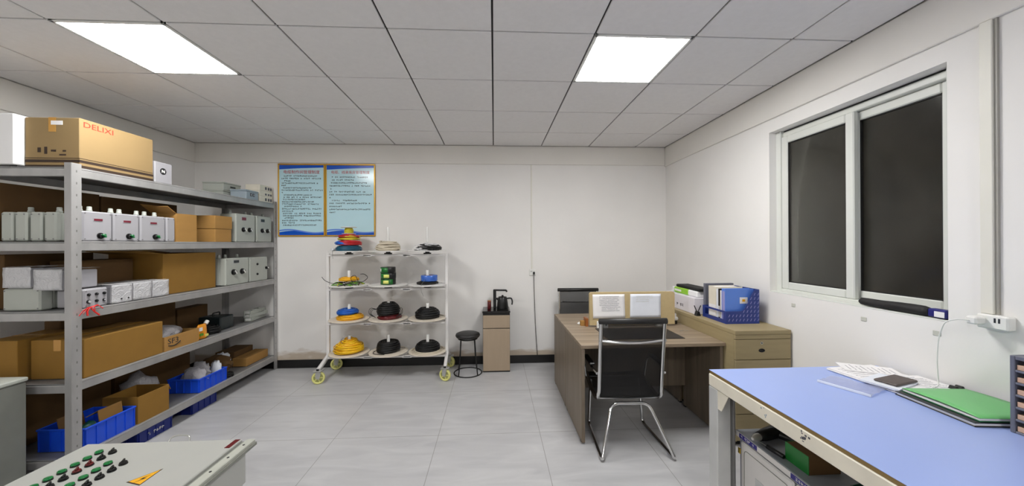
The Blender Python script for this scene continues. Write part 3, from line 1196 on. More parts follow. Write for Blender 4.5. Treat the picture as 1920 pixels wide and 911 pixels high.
cable_coil('black cable coil on the second lowest shelf behind the orange pouch', (-2.76, 3.53, z2), 0.03, 0.075, 0.055, 0.007, 'dark_cable', 9, 5)
t = thing('dark_tool_case', 'dark grey tool case beside the black coil on the second lowest shelf', 'tool case', (-2.74, 3.72, z2), RA)
m = MB(); m.box(-0.09, 0.09, 0, 0.22, 0, 0.13, 'display_dark', 0.01); m.build('body', t)
m = MB(); m.tube(fillet([(-0.045, 0.11, 0.128), (-0.045, 0.11, 0.162), (0.045, 0.11, 0.162), (0.045, 0.11, 0.128)], 0.015), 0.007, 'black_plastic', 8); m.build('handle', t)
z = z2
for k, (dx, an, lab) in enumerate(((0.0, 0.1, 'white plastic rail at the bottom of the stack on the second lowest shelf'), (0.01, -0.08, 'white plastic rail in the middle of the stack'), (0.0, 0.04, 'white plastic rail on top of the stack at the far post'))):
    t = thing('plastic_rail', lab, 'rail', (-2.75 + dx, 4.165, z), RA + an, 'white plastic rails on the shelving')
    m = MB(); m.box(-0.14, 0.14, -0.025, 0.045, 0, 0.006, 'enclosure_grey', 0.001)
    m.box(-0.14, 0.14, -0.025, -0.019, 0.006, 0.038, 'enclosure_grey', 0.001)
    m.box(-0.14, 0.14, 0.039, 0.045, 0.006, 0.038, 'enclosure_grey', 0.001); m.build('channel', t)
    for x in (-0.12, 0.0, 0.12):
        m = MB()
        m.box(x - 0.012, x + 0.012, -0.019, 0.039, 0.006, 0.036, 'white_plastic', 0.002)
        m.build('clip', t)
    z += 0.0385

# ---- lowest shelf
z1 = LV[0] + 0.004


def crate(label, loc, rotz, w, d, h, mat='crate_blue', group='blue plastic crates', lettering=False):
    t = thing('plastic_crate', label, 'crate', loc, rotz, group)
    m = MB()
    walls_box(m, w - 0.014, d - 0.014, h - 0.012, 0.004, mat)
    m.M = T(0, 0, 0)
    nr = max(3, int(w / 0.06))
    for k in range(nr + 1):
        x = -w / 2 + 0.012 + (w - 0.024) * k / nr
        m.box(x - 0.003, x + 0.003, -0.005, 0.001, 0.004, h - 0.014, mat)
        m.box(x - 0.003, x + 0.003, d - 0.015, d - 0.009, 0.004, h - 0.014, mat)
    for k in range(5):
        y = 0.008 + (d - 0.03) * k / 4
        for sx in (-1, 1):
            m.box(sx * (w / 2 - 0.007), sx * (w / 2 - 0.001), y - 0.003, y + 0.003, 0.004, h - 0.014, mat)
    m.build('tub', t)
    m = MB()
    m.box(-w / 2, w / 2, -0.007, 0.004, h - 0.013, h, mat, 0.003)
    m.box(-w / 2, w / 2, d - 0.018, d - 0.007, h - 0.013, h, mat, 0.003)
    m.box(-w / 2, -w / 2 + 0.011, 0.004, d - 0.018, h - 0.013, h, mat, 0.003)
    m.box(w / 2 - 0.011, w / 2, 0.004, d - 0.018, h - 0.013, h, mat, 0.003)
    m.build('rim', t)
    if lettering:
        m = MB()
        marks(m, -0.07, 0.07, h * 0.5, 0.022, 'white_plastic', at(0, -0.006, 0), random.Random(5))
        m.build('lettering', t)
    return t


crate('blue crate of cardboard scraps next to the corner post', (xf - 0.004, put(2.38, 2.708), z1), RA, 0.325, 0.3, 0.145)
t = thing('cardboard_tray', 'folded brown cardboard tray standing in the blue crate of scraps', 'cardboard', (-2.69, 2.60, z1 + 0.006), RA)
m = MB(); m.box(-0.075, 0.075, 0, 0.005, 0, 0.19, 'cardboard', M=RX(-0.12)); m.build('panel', t)
m = MB(); m.box(-0.075, 0.075, 0.0, 0.09, -0.0025, 0.0025, 'cardboard_pale', M=T(0, 0.024, 0.188) @ RX(-0.5)); m.build('flap', t)
t = thing('cardboard_sheet', 'dark brown cardboard sheet leaning at the back of the scrap crate', 'cardboard', (-2.79, 2.47, z1 + 0.006), RA)
m = MB(); m.box(-0.07, 0.07, 0, 0.005, 0, 0.2, 'cardboard_dark', M=RX(-0.2)); m.build('panel', t)
m = MB(); m.box(-0.04, 0.0, -0.001, 0.0005, 0.1, 0.13, 'paper', M=RX(-0.2)); m.build('paper_label', t)
lump('green bundle inside the blue scrap crate', 'parts_bundle', 'bundle', (-2.70, 2.455, z1 + 0.006), (0.09, 0.11, 0.15), 'tool_green', 6)
open_carton('square open carton between the two blue crates on the lowest shelf', (xf + 0.002, put(2.715, 2.965), z1), RA, 0.245, 0.25, 0.2, 'cardboard_brown', [('R', 0.05, -1.2)])
crate('blue crate full of plastic bags on the lowest shelf', (xf - 0.004, put(3.25, 3.585), z1), RA, 0.33, 0.28, 0.125)
for k, (x, y, sx, sy, sz, mt, lab) in enumerate(((-2.76, 3.34, 0.2, 0.11, 0.2, 'bag_film', 'clear bag of parts at the near end of the bag crate'), (-2.79, 3.445, 0.18, 0.085, 0.22, 'bag_film', 'clear bag of parts in the middle of the bag crate'), (-2.71, 3.53, 0.09, 0.065, 0.2, 'paper_cool', 'crumpled white bag at the far end of the bag crate'))):
    lump(lab, 'plastic_bag', 'bag', (x, y, z1 + 0.006), (sx, sy, sz), mt, k + 11, amp=0.35, freq=2.6, group='bags in the blue crate')
lump('grey plastic bag behind the square open carton', 'plastic_bag', 'bag', (-2.98, 3.08, z1), (0.2, 0.24, 0.24), 'bag_film', 21, amp=0.35, freq=2.6)
lump('dark parcel of scrap behind the blue bag crate on the lowest shelf', 'scrap_bundle', 'bundle', (-2.83, 3.71, z1), (0.26, 0.17, 0.2), 'cardboard_dark', 23, amp=0.3)
cable_coil('black cable coil on the lowest shelf beside the bag crate', (-2.685, 3.65, z1), 0.02, 0.045, 0.03, 0.005, 'dark_cable', 8, 9)
lump('crumpled white wrapper on the lowest shelf behind the yellow carton', 'paper_wrapper', 'wrapper', (-2.92, 3.9, z1), (0.13, 0.11, 0.16), 'paper_cool', 25, amp=0.4)
carton('flat yellowish carton at the far end of the lowest shelf', (-2.70, put(3.93, 4.30), z1), RA, 0.36, 0.15, 0.088, 'cardboard', False)
carton('brown carton behind the yellowish one on the lowest shelf', (-2.87, put(3.98, 4.30), z1), RA, 0.3, 0.2, 0.14, 'cardboard_dark', False)
crate('navy crate with white lettering on the floor under the shelving', (-2.655, 2.87, 0), RA, 0.28, 0.35, 0.098, 'crate_navy', 'navy crates on the floor', True)
crate('plain navy crate on the floor under the bag crate', (-2.665, 3.34, 0), RA, 0.28, 0.35, 0.098, 'crate_navy', 'navy crates on the floor')
# dark cartons added to deepen the shade inside the shelves
bk = [(z4, -3.1, 2.62, 0.56, 0.37, 0.11, 'tall added carton darkening the back behind the first two white control boxes'), (z4, -3.1, 3.24, 0.66, 0.36, 0.11, 'tall added carton darkening the back behind the upright open carton'),
      (z4, -2.8, 2.76, 0.46, 0.2, 0.25, 'added carton darkening the space right behind the row of white control boxes'),
      (z3, -3.135, 2.64, 0.5, 0.35, 0.075, 'added carton darkening the back behind the wrapped white boxes'), (z3, -2.9, 2.77, 0.36, 0.3, 0.2, 'added carton darkening the space right behind the wrapped white boxes'),
      (z2, -3.1, 3.1, 0.9, 0.34, 0.11, 'long added carton darkening the back behind the courier carton'), (z2, -3.1, 3.75, 0.36, 0.22, 0.11, 'low added carton darkening the back behind the tool case'),
      (z1, -3.1, 2.68, 0.6, 0.37, 0.11, 'tall added carton darkening the back behind the scrap crate'),
      (z1, -3.1, 3.36, 0.7, 0.37, 0.11, 'tall added carton darkening the back behind the bag crate')]
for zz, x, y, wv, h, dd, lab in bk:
    carton(lab, (x, y, zz), RA, wv, dd, h, 'cardboard_dark', False, 'added cartons darkening the back of the shelves')

# grey cabinet standing at the shelf end
t = thing('grey_metal_case', 'worn grey metal case standing on the floor at the end of the shelving', 'metal case', (-3.02, 1.98, 0), 0)
m = MB(); m.box(-0.2, 0.2, 0, 0.27, 0.0, 0.68, 'grey_dark_metal', 0.008); m.build('body', t)
m = MB(); m.box(-0.205, 0.205, -0.004, 0.274, 0.6805, 0.705, 'enclosure_grey', 0.006); m.build('lid', t)
m = MB(); m.box(-0.18, 0.18, -0.006, 0.0, 0.03, 0.66, 'grey_leg', 0.003); m.build('door', t)

# ------------------------------------------------------------------ big control cabinet lying in the foreground
cz = 0.2
t = thing('control_cabinet', 'large ivory control cabinet lying on its back with rows of push buttons', 'control cabinet', (-1.755, 1.0, cz), 0)
m = MB(); m.box(-0.43, 0.40, 0.02, 0.97, 0.0, 0.188, 'panel_ivory', 0.006); m.build('body', t)
m = MB()
m.box(-0.445, 0.36, 0.0, 1.0, 0.19, 0.222, 'panel_ivory', 0.004)
m.build('door', t)
m = MB()
m.box(0.362, 0.385, 0.0, 1.0, 0.19, 0.208, 'panel_groove')
m.box(0.386, 0.43, 0.0, 1.0, 0.19, 0.222, 'panel_rim', 0.003)
for k in range(9):
    y = 0.06 + k * 0.11
    m.cyl(0.006, 0.2215, 0.223, 'black_matt', 10, (0.408, y, 0))
m.box(0.43, 0.438, 0.0, 1.0, 0.19, 0.207, 'panel_groove', 0.002)
m.build('hinge_rail', t)
zt = 0.222
for row, (bx, kind, n, off) in enumerate(((-0.288, 'green', 8, 0.905), (-0.222, 'black', 8, 0.905), (-0.139, 'green', 7, 0.805), (-0.068, 'black', 7, 0.805))):
    for k in range(n):
        y = off - 0.0515 * k
        m = MB()
        m.cyl(0.0165, 0, 0.005, 'black_plastic', 16, (bx, y, zt))
        if kind == 'green':
            m.cyl(0.0155, 0.005, 0.013, 'green_button', 16, (bx, y, zt), bev=0.002)
            m.cyl(0.009, 0.013, 0.0145, 'green_lit', 12, (bx, y, zt))
            m.build('push_button', t)['label'] = 'green push button'
        else:
            mt = 'red_dark' if (row == 1 and k in (2, 3)) else 'black_plastic'
            m.cyl(0.0145, 0.005, 0.013, mt, 16, (bx, y, zt), bev=0.002)
            m.box(-0.004, 0.004, -0.013, 0.013, 0.013, 0.023, mt, 0.002, M=T(bx, y, zt) @ RZ(0.5))
            m.build('selector_switch', t)['label'] = 'dark selector switch'
m = MB()
# warning sign: triangle with lightning bolt, lying on the door
tri = [(0.162, 0.757), (0.085, 0.665), (0.166, 0.640)]
m.prism(tri, 0.222, 0.2228, 'box_print')
cx_, cy_ = sum(p[0] for p in tri) / 3, sum(p[1] for p in tri) / 3
m.prism([(cx_ + (p[0] - cx_) * 0.86, cy_ + (p[1] - cy_) * 0.86) for p in tri], 0.2228, 0.2234, 'warning_yellow')
bolt = [(0.148, 0.712), (0.126, 0.682), (0.138, 0.684), (0.124, 0.658), (0.150, 0.690), (0.138, 0.688)]
m.prism(bolt, 0.2234, 0.224, 'box_print')
m.build('warning_sign', t)
m = MB(); m.box(0.325, 0.352, 0.915, 0.995, 0.2215, 0.2235, 'red_dark', 0.0005); m.build('name_plate', t)
m = MB(); m.tube(fillet([(-0.03, 0.994, 0.21), (-0.03, 1.012, 0.235), (0.0, 1.018, 0.245), (0.06, 1.018, 0.242), (0.075, 1.008, 0.235), (0.08, 0.994, 0.21)], 0.012), 0.004, 'zinc', 8); m.build('lifting_handle', t)
t = thing('packing_pallet', 'plastic-wrapped foam packing block under the large control cabinet', 'packing', (-1.77, 1.02, 0), 0)
m = MB(); m.box(-0.38, 0.36, 0.03, 0.93, 0.0, 0.198, 'cardboard_pale', 0.01); m.build('foam_block', t)
m = MB()
g = []
for i in range(21):
    row = []
    for j in range(7):
        y = 0.0 + 0.96 * i / 20
        zz = 0.002 + 0.19 * j / 6
        row.append((0.375 + 0.02 * (1 - j / 6) + 0.014 * noise.noise(Vector((y * 11, zz * 14, 1))), y, zz))
    g.append(row)
m.sheet(g, 0.001, 'plastic_film')
g = []
for i in range(17):
    row = []
    for j in range(7):
        x = -0.4 + 0.79 * i / 16
        zz = 0.002 + 0.19 * j / 6
        row.append((x, 0.955 + 0.015 * (1 - j / 6) + 0.012 * noise.noise(Vector((x * 11, zz * 14, 5))), zz))
    g.append(row)
m.sheet(g, 0.001, 'plastic_film')
m.build('plastic_wrap', t)

# ------------------------------------------------------------------ notice boards on the back wall
def board(label, x0, x1, z0, z1, title, lines, blank, seed):
    yb = YB - 0.018
    t = thing('notice_board', label, 'notice board', ((x0 + x1) / 2, YB, z0), 0, 'framed notice boards')
    w_, h_ = x1 - x0, z1 - z0
    m = MB()
    fw = 0.016
    m.box(-w_ / 2, w_ / 2, -0.02, -0.001, 0, fw, 'gold_frame', 0.004)
    m.box(-w_ / 2, w_ / 2, -0.02, -0.001, h_ - fw, h_, 'gold_frame', 0.004)
    m.box(-w_ / 2, -w_ / 2 + fw, -0.02, -0.001, fw, h_ - fw, 'gold_frame', 0.004)
    m.box(w_ / 2 - fw, w_ / 2, -0.02, -0.001, fw, h_ - fw, 'gold_frame', 0.004)
    m.build('frame', t)
    m = MB(); m.box(-w_ / 2 + fw, w_ / 2 - fw, -0.012, -0.004, fw, h_ - fw, 'poster_face'); m.build('sheet', t)
    M = at(0, -0.0121, 0)
    a = w_ / 2 - fw
    m = MB()
    top = [(-a, h_ - fw), (-a, h_ - 0.07)]
    for k in range(1, 17):
        u = k / 16
        top.append((-a + 2 * a * u, h_ - 0.07 + 0.016 * math.sin(u * 2.6) + 0.022 * u * u * u - 0.004 * u))
    top.append((a, h_ - fw))
    m.prism(top, 0, 0.0005, 'poster_blue', M)
    m.build('printed_wave', t)
    m = MB()
    bot = [(-a, fw)]
    bot.append((a, fw))
    for k in range(17):
        u = 1 - k / 16
        bot.append((-a + 2 * a * u, fw + 0.036 + 0.018 * math.sin(u * 5.2) + 0.022 * u ** 4))
    m.prism(bot, 0, 0.0005, 'poster_blue', M)
    m.build('printed_wave', t)
    m = MB()
    band = []
    for k in range(17):
        u = k / 16
        band.append((-a + 2 * a * u, fw + 0.054 + 0.02 * math.sin(u * 5.2 + 0.5)))
    low = [(x, y - 0.016) for x, y in reversed(band)]
    m.prism(band + low, 0.0005, 0.0009, 'folder_blue', M)
    m.build('printed_ribbon', t)
    text(title, (w_ * 0.76) / (len(title) * 0.98), 'poster_red', t, (0, -0.0126, h_ - 0.103), name='title', ext=0.0006, sx=1.0)
    rn = random.Random(seed)
    m = MB()
    ch = 0.0185
    for yy, u0, u1 in lines:
        marks(m, -a + 2 * a * u0, -a + 2 * a * u1, h_ * yy, ch, 'ink_dark', M, rn)
    m.build('printed_text', t)
    return t


def ln_(seq, y0, y1, xa, xb, ya, yb):
    """pixel rows of the printed lines -> fractions of the board"""
    out = []
    for y, p, q in seq:
        out.append((1 - (y - ya) / (yb - ya), (p - xa) / (xb - xa), (q - xa) / (xb - xa)))
    return out


L1 = [(218, 160, 525), (243, 135, 560), (268, 165, 245), (290, 135, 560), (313, 135, 195), (337, 150, 460), (359, 135, 570), (383, 135, 158), (407, 140, 470), (430, 140, 560), (452, 150, 390), (475, 140, 485), (498, 140, 540), (520, 165, 360), (545, 140, 565), (568, 140, 255), (590, 150, 565), (613, 150, 565), (635, 165, 270), (660, 140, 560), (683, 140, 280), (706, 150, 510)]
L2 = [(227, 655, 1020), (256, 655, 880), (285, 630, 1020), (314, 630, 1045), (343, 640, 664), (374, 630, 1005), (403, 630, 1055), (432, 630, 652), (461, 655, 910), (490, 630, 1050), (520, 630, 755), (550, 630, 1050), (580, 630, 700)]
board('blue notice board with a long red-titled rule text, next to the shelving', -2.607, -2.052, 1.593, 2.474, '电缆制作间管理制度', ln_(L1, 0, 0, 112, 580, 96, 818), 0, 2)
board('blue notice board with a shorter text and blank lower half, above the cable trolley', -2.048, -1.452, 1.593, 2.474, '电缆、线束库房管理制度', ln_(L2, 0, 0, 604, 1078, 96, 818), 0, 4)

# ------------------------------------------------------------------ trunking, socket and lead on the back wall
b = MB(); b.box(0.462, 0.478, YB - 0.011, YB, 1.175, 2.484, 'trunking', 0.002)
tag(b.build('cable_trunking'), 'thin white cable trunking running down the back wall to a socket', 'cable trunking')
t = thing('wall_socket', 'white wall socket at the lower end of the back wall trunking', 'socket', (0.478, YB, 1.094), 0)
m = MB(); m.box(-0.042, 0.042, -0.012, 0, 0, 0.08, 'white_plastic', 0.005); m.build('face_plate', t)
m = MB()
for x in (-0.02, -0.008):
    m.box(x - 0.002, x + 0.002, -0.0128, -0.011, 0.045, 0.058, 'black_plastic')
m.build('pin_slot', t)
t = thing('power_lead', 'thin black power lead hanging from the back wall socket to the skirting', 'cable', (0.495, YB - 0.014, 0.08), 0)
m = MB(); m.box(-0.011, 0.011, -0.026, 0.001, 1.03, 1.062, 'black_plastic', 0.005); m.build('plug', t)
m = MB(); m.tube([(0, -0.014, 1.032), (0.001, -0.012, 0.9), (0.006, -0.008, 0.7), (0.014, -0.004, 0.45), (0.028, -0.002, 0.2), (0.04, 0.002, 0.024), (0.042, 0.004, 0.02)], 0.0036, 'dark_cable', 8); m.build('wire', t)

# ------------------------------------------------------------------ cable trolley
TX, TY = -1.2155, 4.05
t = thing('cable_trolley', 'white wheeled trolley with four tiers of round turntables for cable', 'trolley', (TX, TY, 0), 0)
hw = 0.668
for sx in (-1, 1):
    m = MB(); m.box(sx * hw - 0.017, sx * hw + 0.017, -0.017, 0.017, 0.215, 1.392, 'white_metal', 0.003); m.build('upright', t)
    m = MB()
    for sy in (-1, 1):
        A = Vector((sx * hw, sy * 0.006, 0.232)); B_ = Vector((sx * (hw + 0.006), sy * 0.215, 0.15))
        m.tube([A, B_], 0.024, 'white_metal', 4)
        m.box(B_.x - 0.045, B_.x + 0.045, B_.y - 0.035, B_.y + 0.035, 0.138, 0.145, 'zinc', 0.002)
        m.box(B_.x - 0.014, B_.x + 0.014, B_.y + sy * 0.0165, B_.y + sy * 0.019, 0.137, 0.163, 'black_matt')
    m.build('foot_arm', t)
    for sy in (-1, 1):
        wx, wy = sx * (hw + 0.006), sy * 0.215
        k = thing('caster', '', '', (wx, wy, 0), {(-1, -1): 0.25, (1, -1): -0.35, (-1, 1): 0.3, (1, 1): -0.5}[(sx, sy)])
        for q in ('label', 'category'):
            del k[q]
        k.parent = t
        m = MB()
        m.cyl(0.026, 0.124, 0.137, 'zinc', 16)
        for s2 in (-1, 1):
            m.prism([(-0.024, 0.062), (0.012, 0.05), (0.028, 0.124), (-0.026, 0.124)], s2 * 0.02 - 0.002, s2 * 0.02 + 0.002, 'zinc', FRONT)
        m.cyl(0.006, -0.024, 0.024, 'zinc', 10, M=at(0, 0, 0.066))
        m.build('fork', k)
        m = MB()
        m.lathe([(0.046, -0.0145), (0.062, -0.0145), (0.066, -0.008), (0.066, 0.008), (0.062, 0.0145), (0.046, 0.0145), (0.046, -0.0145)], 'wheel_yellow', 28, M=at(0, 0, 0.066), cap=False)
        m.lathe([(0.0, -0.01), (0.017, -0.012), (0.03, -0.006), (0.0465, -0.006), (0.0465, 0.006), (0.03, 0.006), (0.017, 0.012), (0.0, 0.01)], 'wheel_hub', 20, M=at(0, 0, 0.066), cap=False)
        for q in range(5):
            m.box(0.012, 0.047, -0.005, 0.005, -0.012, 0.012, 'wheel_yellow', M=at(0, 0, 0.066) @ RZ(q * 2 * PI / 5))
        m.build('wheel', k)
TIER = [0.238, 0.615, 1.0, 1.385]
DX = [-0.436, 0.003, 0.447]
for q, z in enumerate(TIER):
    m = MB()
    for sy in (-1, 1):
        m.box(-hw + 0.017, hw - 0.017, sy * 0.05 - 0.01, sy * 0.05 + 0.01, z - 0.024, z - 0.004, 'white_metal', 0.002)
    for sx in (-1, 1):
        m.box(sx * (hw - 0.017), sx * (hw - 0.03), -0.04, 0.04, z - 0.022, z - 0.006, 'white_metal', 0.002)
    for x in (-0.215, 0.225):
        m.prism([(x - 0.035, z - 0.012), (x - 0.05, z - 0.028), (x + 0.05, z - 0.028), (x + 0.035, z - 0.012)], 0.0, 0.12, 'white_metal', Matrix.Translation((0, 0.06, 0)) @ FRONT)
    m.build('tier_rail', t)
    for r_, x in enumerate(DX):
        k = thing('turntable', '', '', (x, 0, z - 0.004), 0)
        for qq in ('label', 'category'):
            del k[qq]
        k.parent = t
        tl = {(0, 0): (0.06, -0.02), (0, 1): (0.02, 0.02), (3, 0): (0.0, 0.0)}.get((q, r_), (0.0, 0.0))
        m = MB(); m.cyl(0.044, 0, 0.014, 'black_plastic', 18); m.cyl(0.026, 0.014, 0.03, 'black_plastic', 16); m.build('bearing', k)
        m = MB()
        m.cyl(0.215, 0.031, 0.04, 'disc_beige' if q < 2 else 'disc_white', 48, bev=0.003)
        m.build('disc', k)
        hgt = {3: 0.27, 2: 0.16, 1: 0.165, 0: 0.185}[q]
        if (q, r_) == (3, 0):
            hgt = 0.265
        if (q, r_) == (1, 1):
            hgt = 0.185
        m = MB()
        m.cyl(0.0165 if q < 3 else 0.014, 0.0405, 0.04 + hgt, 'white_plastic', 16, bev=0.002)
        m.build('spindle', k)


def onrack(q, r_):
    return (TX + DX[r_], TY, TIER[q] - 0.004 + 0.0405)


def spool_at(q, r_, dz=0.0, dx=0.0, dy=0.0):
    p = onrack(q, r_)
    return (p[0] + dx, p[1] + dy, p[2] + dz)


# top tier, multicolour stack
cable_coil('teal cable coil at the bottom of the multicolour stack on the top tier', spool_at(3, 0), 0.04, 0.135, 0.05, 0.006, 'teal_cable', 14, 31, 'coils on the cable trolley')
m = MB()
coil(m, (0.008, 0, 0), 0.04, 0.126, 0.036, 0.006, 'red_cable', 8, 32, 0.8, dome=0.15)
coil(m, (-0.022, -0.012, 0.004), 0.05, 0.118, 0.034, 0.006, 'blue_cable', 4, 35, 1.0, dome=0.15)
tag(m.build('cable_coil', None, spool_at(3, 0, 0.064)), 'red and blue cable coil in the middle of the multicolour stack', 'cable', 'coils on the cable trolley')
m = MB()
coil(m, (0, 0, 0), 0.03, 0.118, 0.02, 0.006, 'olive_cable', 9, 33, 0.8)
coil(m, (0, 0, 0.024), 0.03, 0.112, 0.03, 0.006, 'red_cable', 5, 34, 0.9, dome=0.4)
coil(m, (0.01, 0, 0.03), 0.06, 0.116, 0.012, 0.006, 'olive_cable', 5, 38, 1.2)
tag(m.build('cable_coil', None, spool_at(3, 0, 0.121)), 'yellow cable coil with red wire lying under the small reel', 'cable', 'coils on the cable trolley')
t = thing('wire_reel', 'small reel of yellow wire with pale flanges at the top of the multicolour stack', 'wire reel', spool_at(3, 0, 0.194), 0)
m = MB(); m.lathe([(0.018, 0), (0.075, 0), (0.075, 0.004), (0.034, 0.0045), (0.034, 0.07), (0.082, 0.0705), (0.082, 0.077), (0.018, 0.077)], 'disc_white', 28, cap=False); m.build('flange', t)
m = MB(); coil(m, (0, 0, 0.005), 0.036, 0.046, 0.05, 0.005, 'olive_cable', 14, 36, 0.1); m.build('wire', t)
m = MB()
coil(m, (0, 0, 0), 0.012, 0.026, 0.02, 0.004, 'silver_cable', 6, 37)
m.tube([(0.02, -0.02, 0.012), (0.05, -0.12, 0.01), (0.055, -0.138, 0.0), (0.06, -0.14, -0.08)], 0.0028, 'grey_dark_metal', 6)
tag(m.build('cable_coil', None, spool_at(3, 0, 0.0, -0.148, -0.06)), 'little silver wire coil beside the multicolour stack', 'cable', 'coils on the cable trolley')
# top tier, beige and silver
m = MB()
coil(m, (0, 0, 0), 0.03, 0.13, 0.085, 0.0075, 'beige_cable', 12, 41, 1.1, dome=0.3)
tag(m.build('cable_coil', None, spool_at(3, 1)), 'beige cable coil on the top tier of the trolley', 'cable', 'coils on the cable trolley')
m = MB()
coil(m, (0, 0, 0), 0.03, 0.13, 0.05, 0.006, 'silver_cable', 12, 43, 1.8, dome=0.35)
coil(m, (0.035, 0, 0.02), 0.03, 0.115, 0.04, 0.006, 'silver_cable', 6, 45, 2.4)
coil(m, (0.03, -0.01, 0.005), 0.05, 0.132, 0.05, 0.005, 'dark_cable', 6, 44, 2.6)
m.tube([(-0.08, -0.05, 0.07), (-0.13, -0.06, 0.055), (-0.16, -0.07, 0.02), (-0.17, -0.075, 0.004)], 0.003, 'silver_cable', 6)
tag(m.build('cable_coil', None, spool_at(3, 2)), 'tangled silver and black wire coil on the top tier of the trolley', 'cable', 'coils on the cable trolley')
# second tier
m = MB()
rn = random.Random(8)
for k in range(26):
    a = rn.uniform(0, 2 * PI)
    r0 = rn.uniform(0.05, 0.1)
    r1 = rn.uniform(0.14, 0.2)
    da = rn.uniform(0.5, 1.2) * rn.choice((-1, 1))
    hz = 0.005 + 0.022 * rn.random()
    m.tube(fillet([(r0 * math.cos(a), r0 * math.sin(a), hz), (0.5 * (r0 + r1) * math.cos(a + da * 0.5), 0.5 * (r0 + r1) * math.sin(a + da * 0.5), hz + 0.01), (r1 * math.cos(a + da), r1 * math.sin(a + da), 0.006)], 0.08), 0.0048, rn.choice(('green_cable', 'olive_cable', 'green_cable', 'dark_cable')), 6)
m.tube(fillet([(0.03, -0.06, 0.03), (0.1, -0.09, 0.05), (0.18, -0.09, 0.03), (0.25, -0.09, 0.09), (0.2, -0.09, 0.13), (0.16, -0.09, 0.125)], 0.05), 0.0032, 'dark_cable', 6)
m.tube(fillet([(-0.06, -0.05, 0.03), (-0.14, -0.1, 0.02), (-0.22, -0.11, 0.06), (-0.25, -0.11, 0.1)], 0.05), 0.0032, 'dark_cable', 6)
m.tube(fillet([(0.07, -0.07, 0.03), (0.05, -0.1, 0.09), (0.11, -0.1, 0.125), (0.14, -0.1, 0.04)], 0.05), 0.0032, 'dark_cable', 6)
tag(m.build('wire_tangle', None, spool_at(2, 0)), 'loose tangle of green and black wires on the second tier', 'cable', 'coils on the cable trolley')
cable_coil('flat amber cable coil on the green wire tangle', spool_at(2, 0, 0.046), 0.03, 0.105, 0.03, 0.006, 'amber_cable', 11, 46, 'coils on the cable trolley')
z = 0.0
for k, (lab, dx, an) in enumerate((('bottom pack of green and black tape in the stack of three', 0, 0.1), ('middle pack of green and black tape in the stack of three', 0.002, -0.08), ('top pack of green and black tape in the stack of three', -0.002, 0.05))):
    p = spool_at(2, 1, z, dx)
    t = thing('tape_pack', lab, 'tape pack', p, an, 'packs of tape on the trolley')
    m = MB()
    m.lathe([(0.019, 0), (0.08, 0), (0.083, 0.004), (0.083, 0.062), (0.08, 0.066), (0.019, 0.066), (0.019, 0)], 'black_plastic', 32, cap=False)
    m.build('roll', t)
    m = MB()
    for a0, a1, mt, za, zb in ((-2.9, (-0.75 if k != 1 else -1.2), 'package_green', 0.004, 0.062), (-2.1 + 0.25 * (k == 1), -1.35 + 0.25 * (k == 1), 'package_yellow', 0.014, 0.05)) if k < 2 else ((-2.9, -1.35, 'package_green', 0.004, 0.062), (-2.85, -2.35, 'white_plastic', 0.014, 0.05)):
        rr = 0.0835 if mt == 'package_green' else 0.0842
        g = [[(rr * math.cos(a0 + (a1 - a0) * i / 8), rr * math.sin(a0 + (a1 - a0) * i / 8), zz) for zz in (za, zb)] for i in range(9)]
        m.sheet(g, 0.0005, mt)
    m.build('printed_wrapper', t)
    z += 0.0665
cable_coil('thin dark cable coil under the blue tape roll on the second tier', spool_at(2, 2), 0.03, 0.12, 0.016, 0.006, 'dark_cable', 9, 47, 'coils on the cable trolley')
t = thing('tape_roll', 'glossy blue tape roll on the second tier of the trolley', 'tape roll', spool_at(2, 2, 0.034, 0.02), 0)
m = MB()
m.lathe([(0.05, 0), (0.088, 0), (0.094, 0.006), (0.094, 0.062), (0.088, 0.068), (0.05, 0.068), (0.05, 0)], 'tape_blue', 36, cap=False)
m.build('roll', t)
m = MB(); m.lathe([(0.043, 0.002), (0.0495, 0.002), (0.0495, 0.066), (0.043, 0.066), (0.043, 0.002)], 'cardboard', 28, cap=False); m.build('core', t)
m = MB(); m.tube(fillet([(-0.0, -0.05, 0.05), (-0.03, -0.2, 0.0), (-0.03, -0.225, -0.07), (0.0, -0.225, -0.13)], 0.05), 0.002, 'grey_dark_metal', 6)
tag(m.build('loose_wire', None, spool_at(2, 2, 0.02)), 'short grey wire dangling under the blue tape roll', 'cable')
# third tier
cable_coil('amber cable coil under the blue coil on the third tier', spool_at(1, 0, 0, 0.01), 0.04, 0.14, 0.045, 0.006, 'amber_cable', 13, 51, 'coils on the cable trolley')
cable_coil('blue cable coil lying on the amber coil on the third tier', spool_at(1, 0, 0.058, -0.015), 0.035, 0.112, 0.042, 0.0062, 'blue_cable', 13, 52, 'coils on the cable trolley')
m = MB()
coil(m, (0, 0, 0), 0.05, 0.13, 0.03, 0.006, 'red_dark', 9, 53)
tag(m.build('cable_coil', None, spool_at(1, 1, 0, 0.015)), 'dark red cable coil under the tall black coil on the third tier', 'cable', 'coils on the cable trolley')
m = MB()
coil(m, (0, 0, 0), 0.03, 0.122, 0.125, 0.0065, 'dark_cable', 20, 54, 0.6, dome=0.45)
for sgn in (-1, 1):
    for k in range(3):
        m.tube(fillet([(sgn * 0.09, -0.05, 0.06), (sgn * (0.15 + 0.015 * k), -0.09, 0.07 + 0.01 * k), (sgn * (0.165 + 0.012 * k), -0.1, 0.02), (sgn * 0.11, -0.1, -0.02)], 0.04), 0.003, 'dark_cable', 6)
tag(m.build('cable_coil', None, spool_at(1, 1, 0.046)), 'tall black cable coil on the third tier with loose loops', 'cable', 'coils on the cable trolley')
m = MB()
coil(m, (0, 0, 0), 0.03, 0.135, 0.1, 0.0065, 'dark_cable', 20, 56, 0.6, dome=0.4)
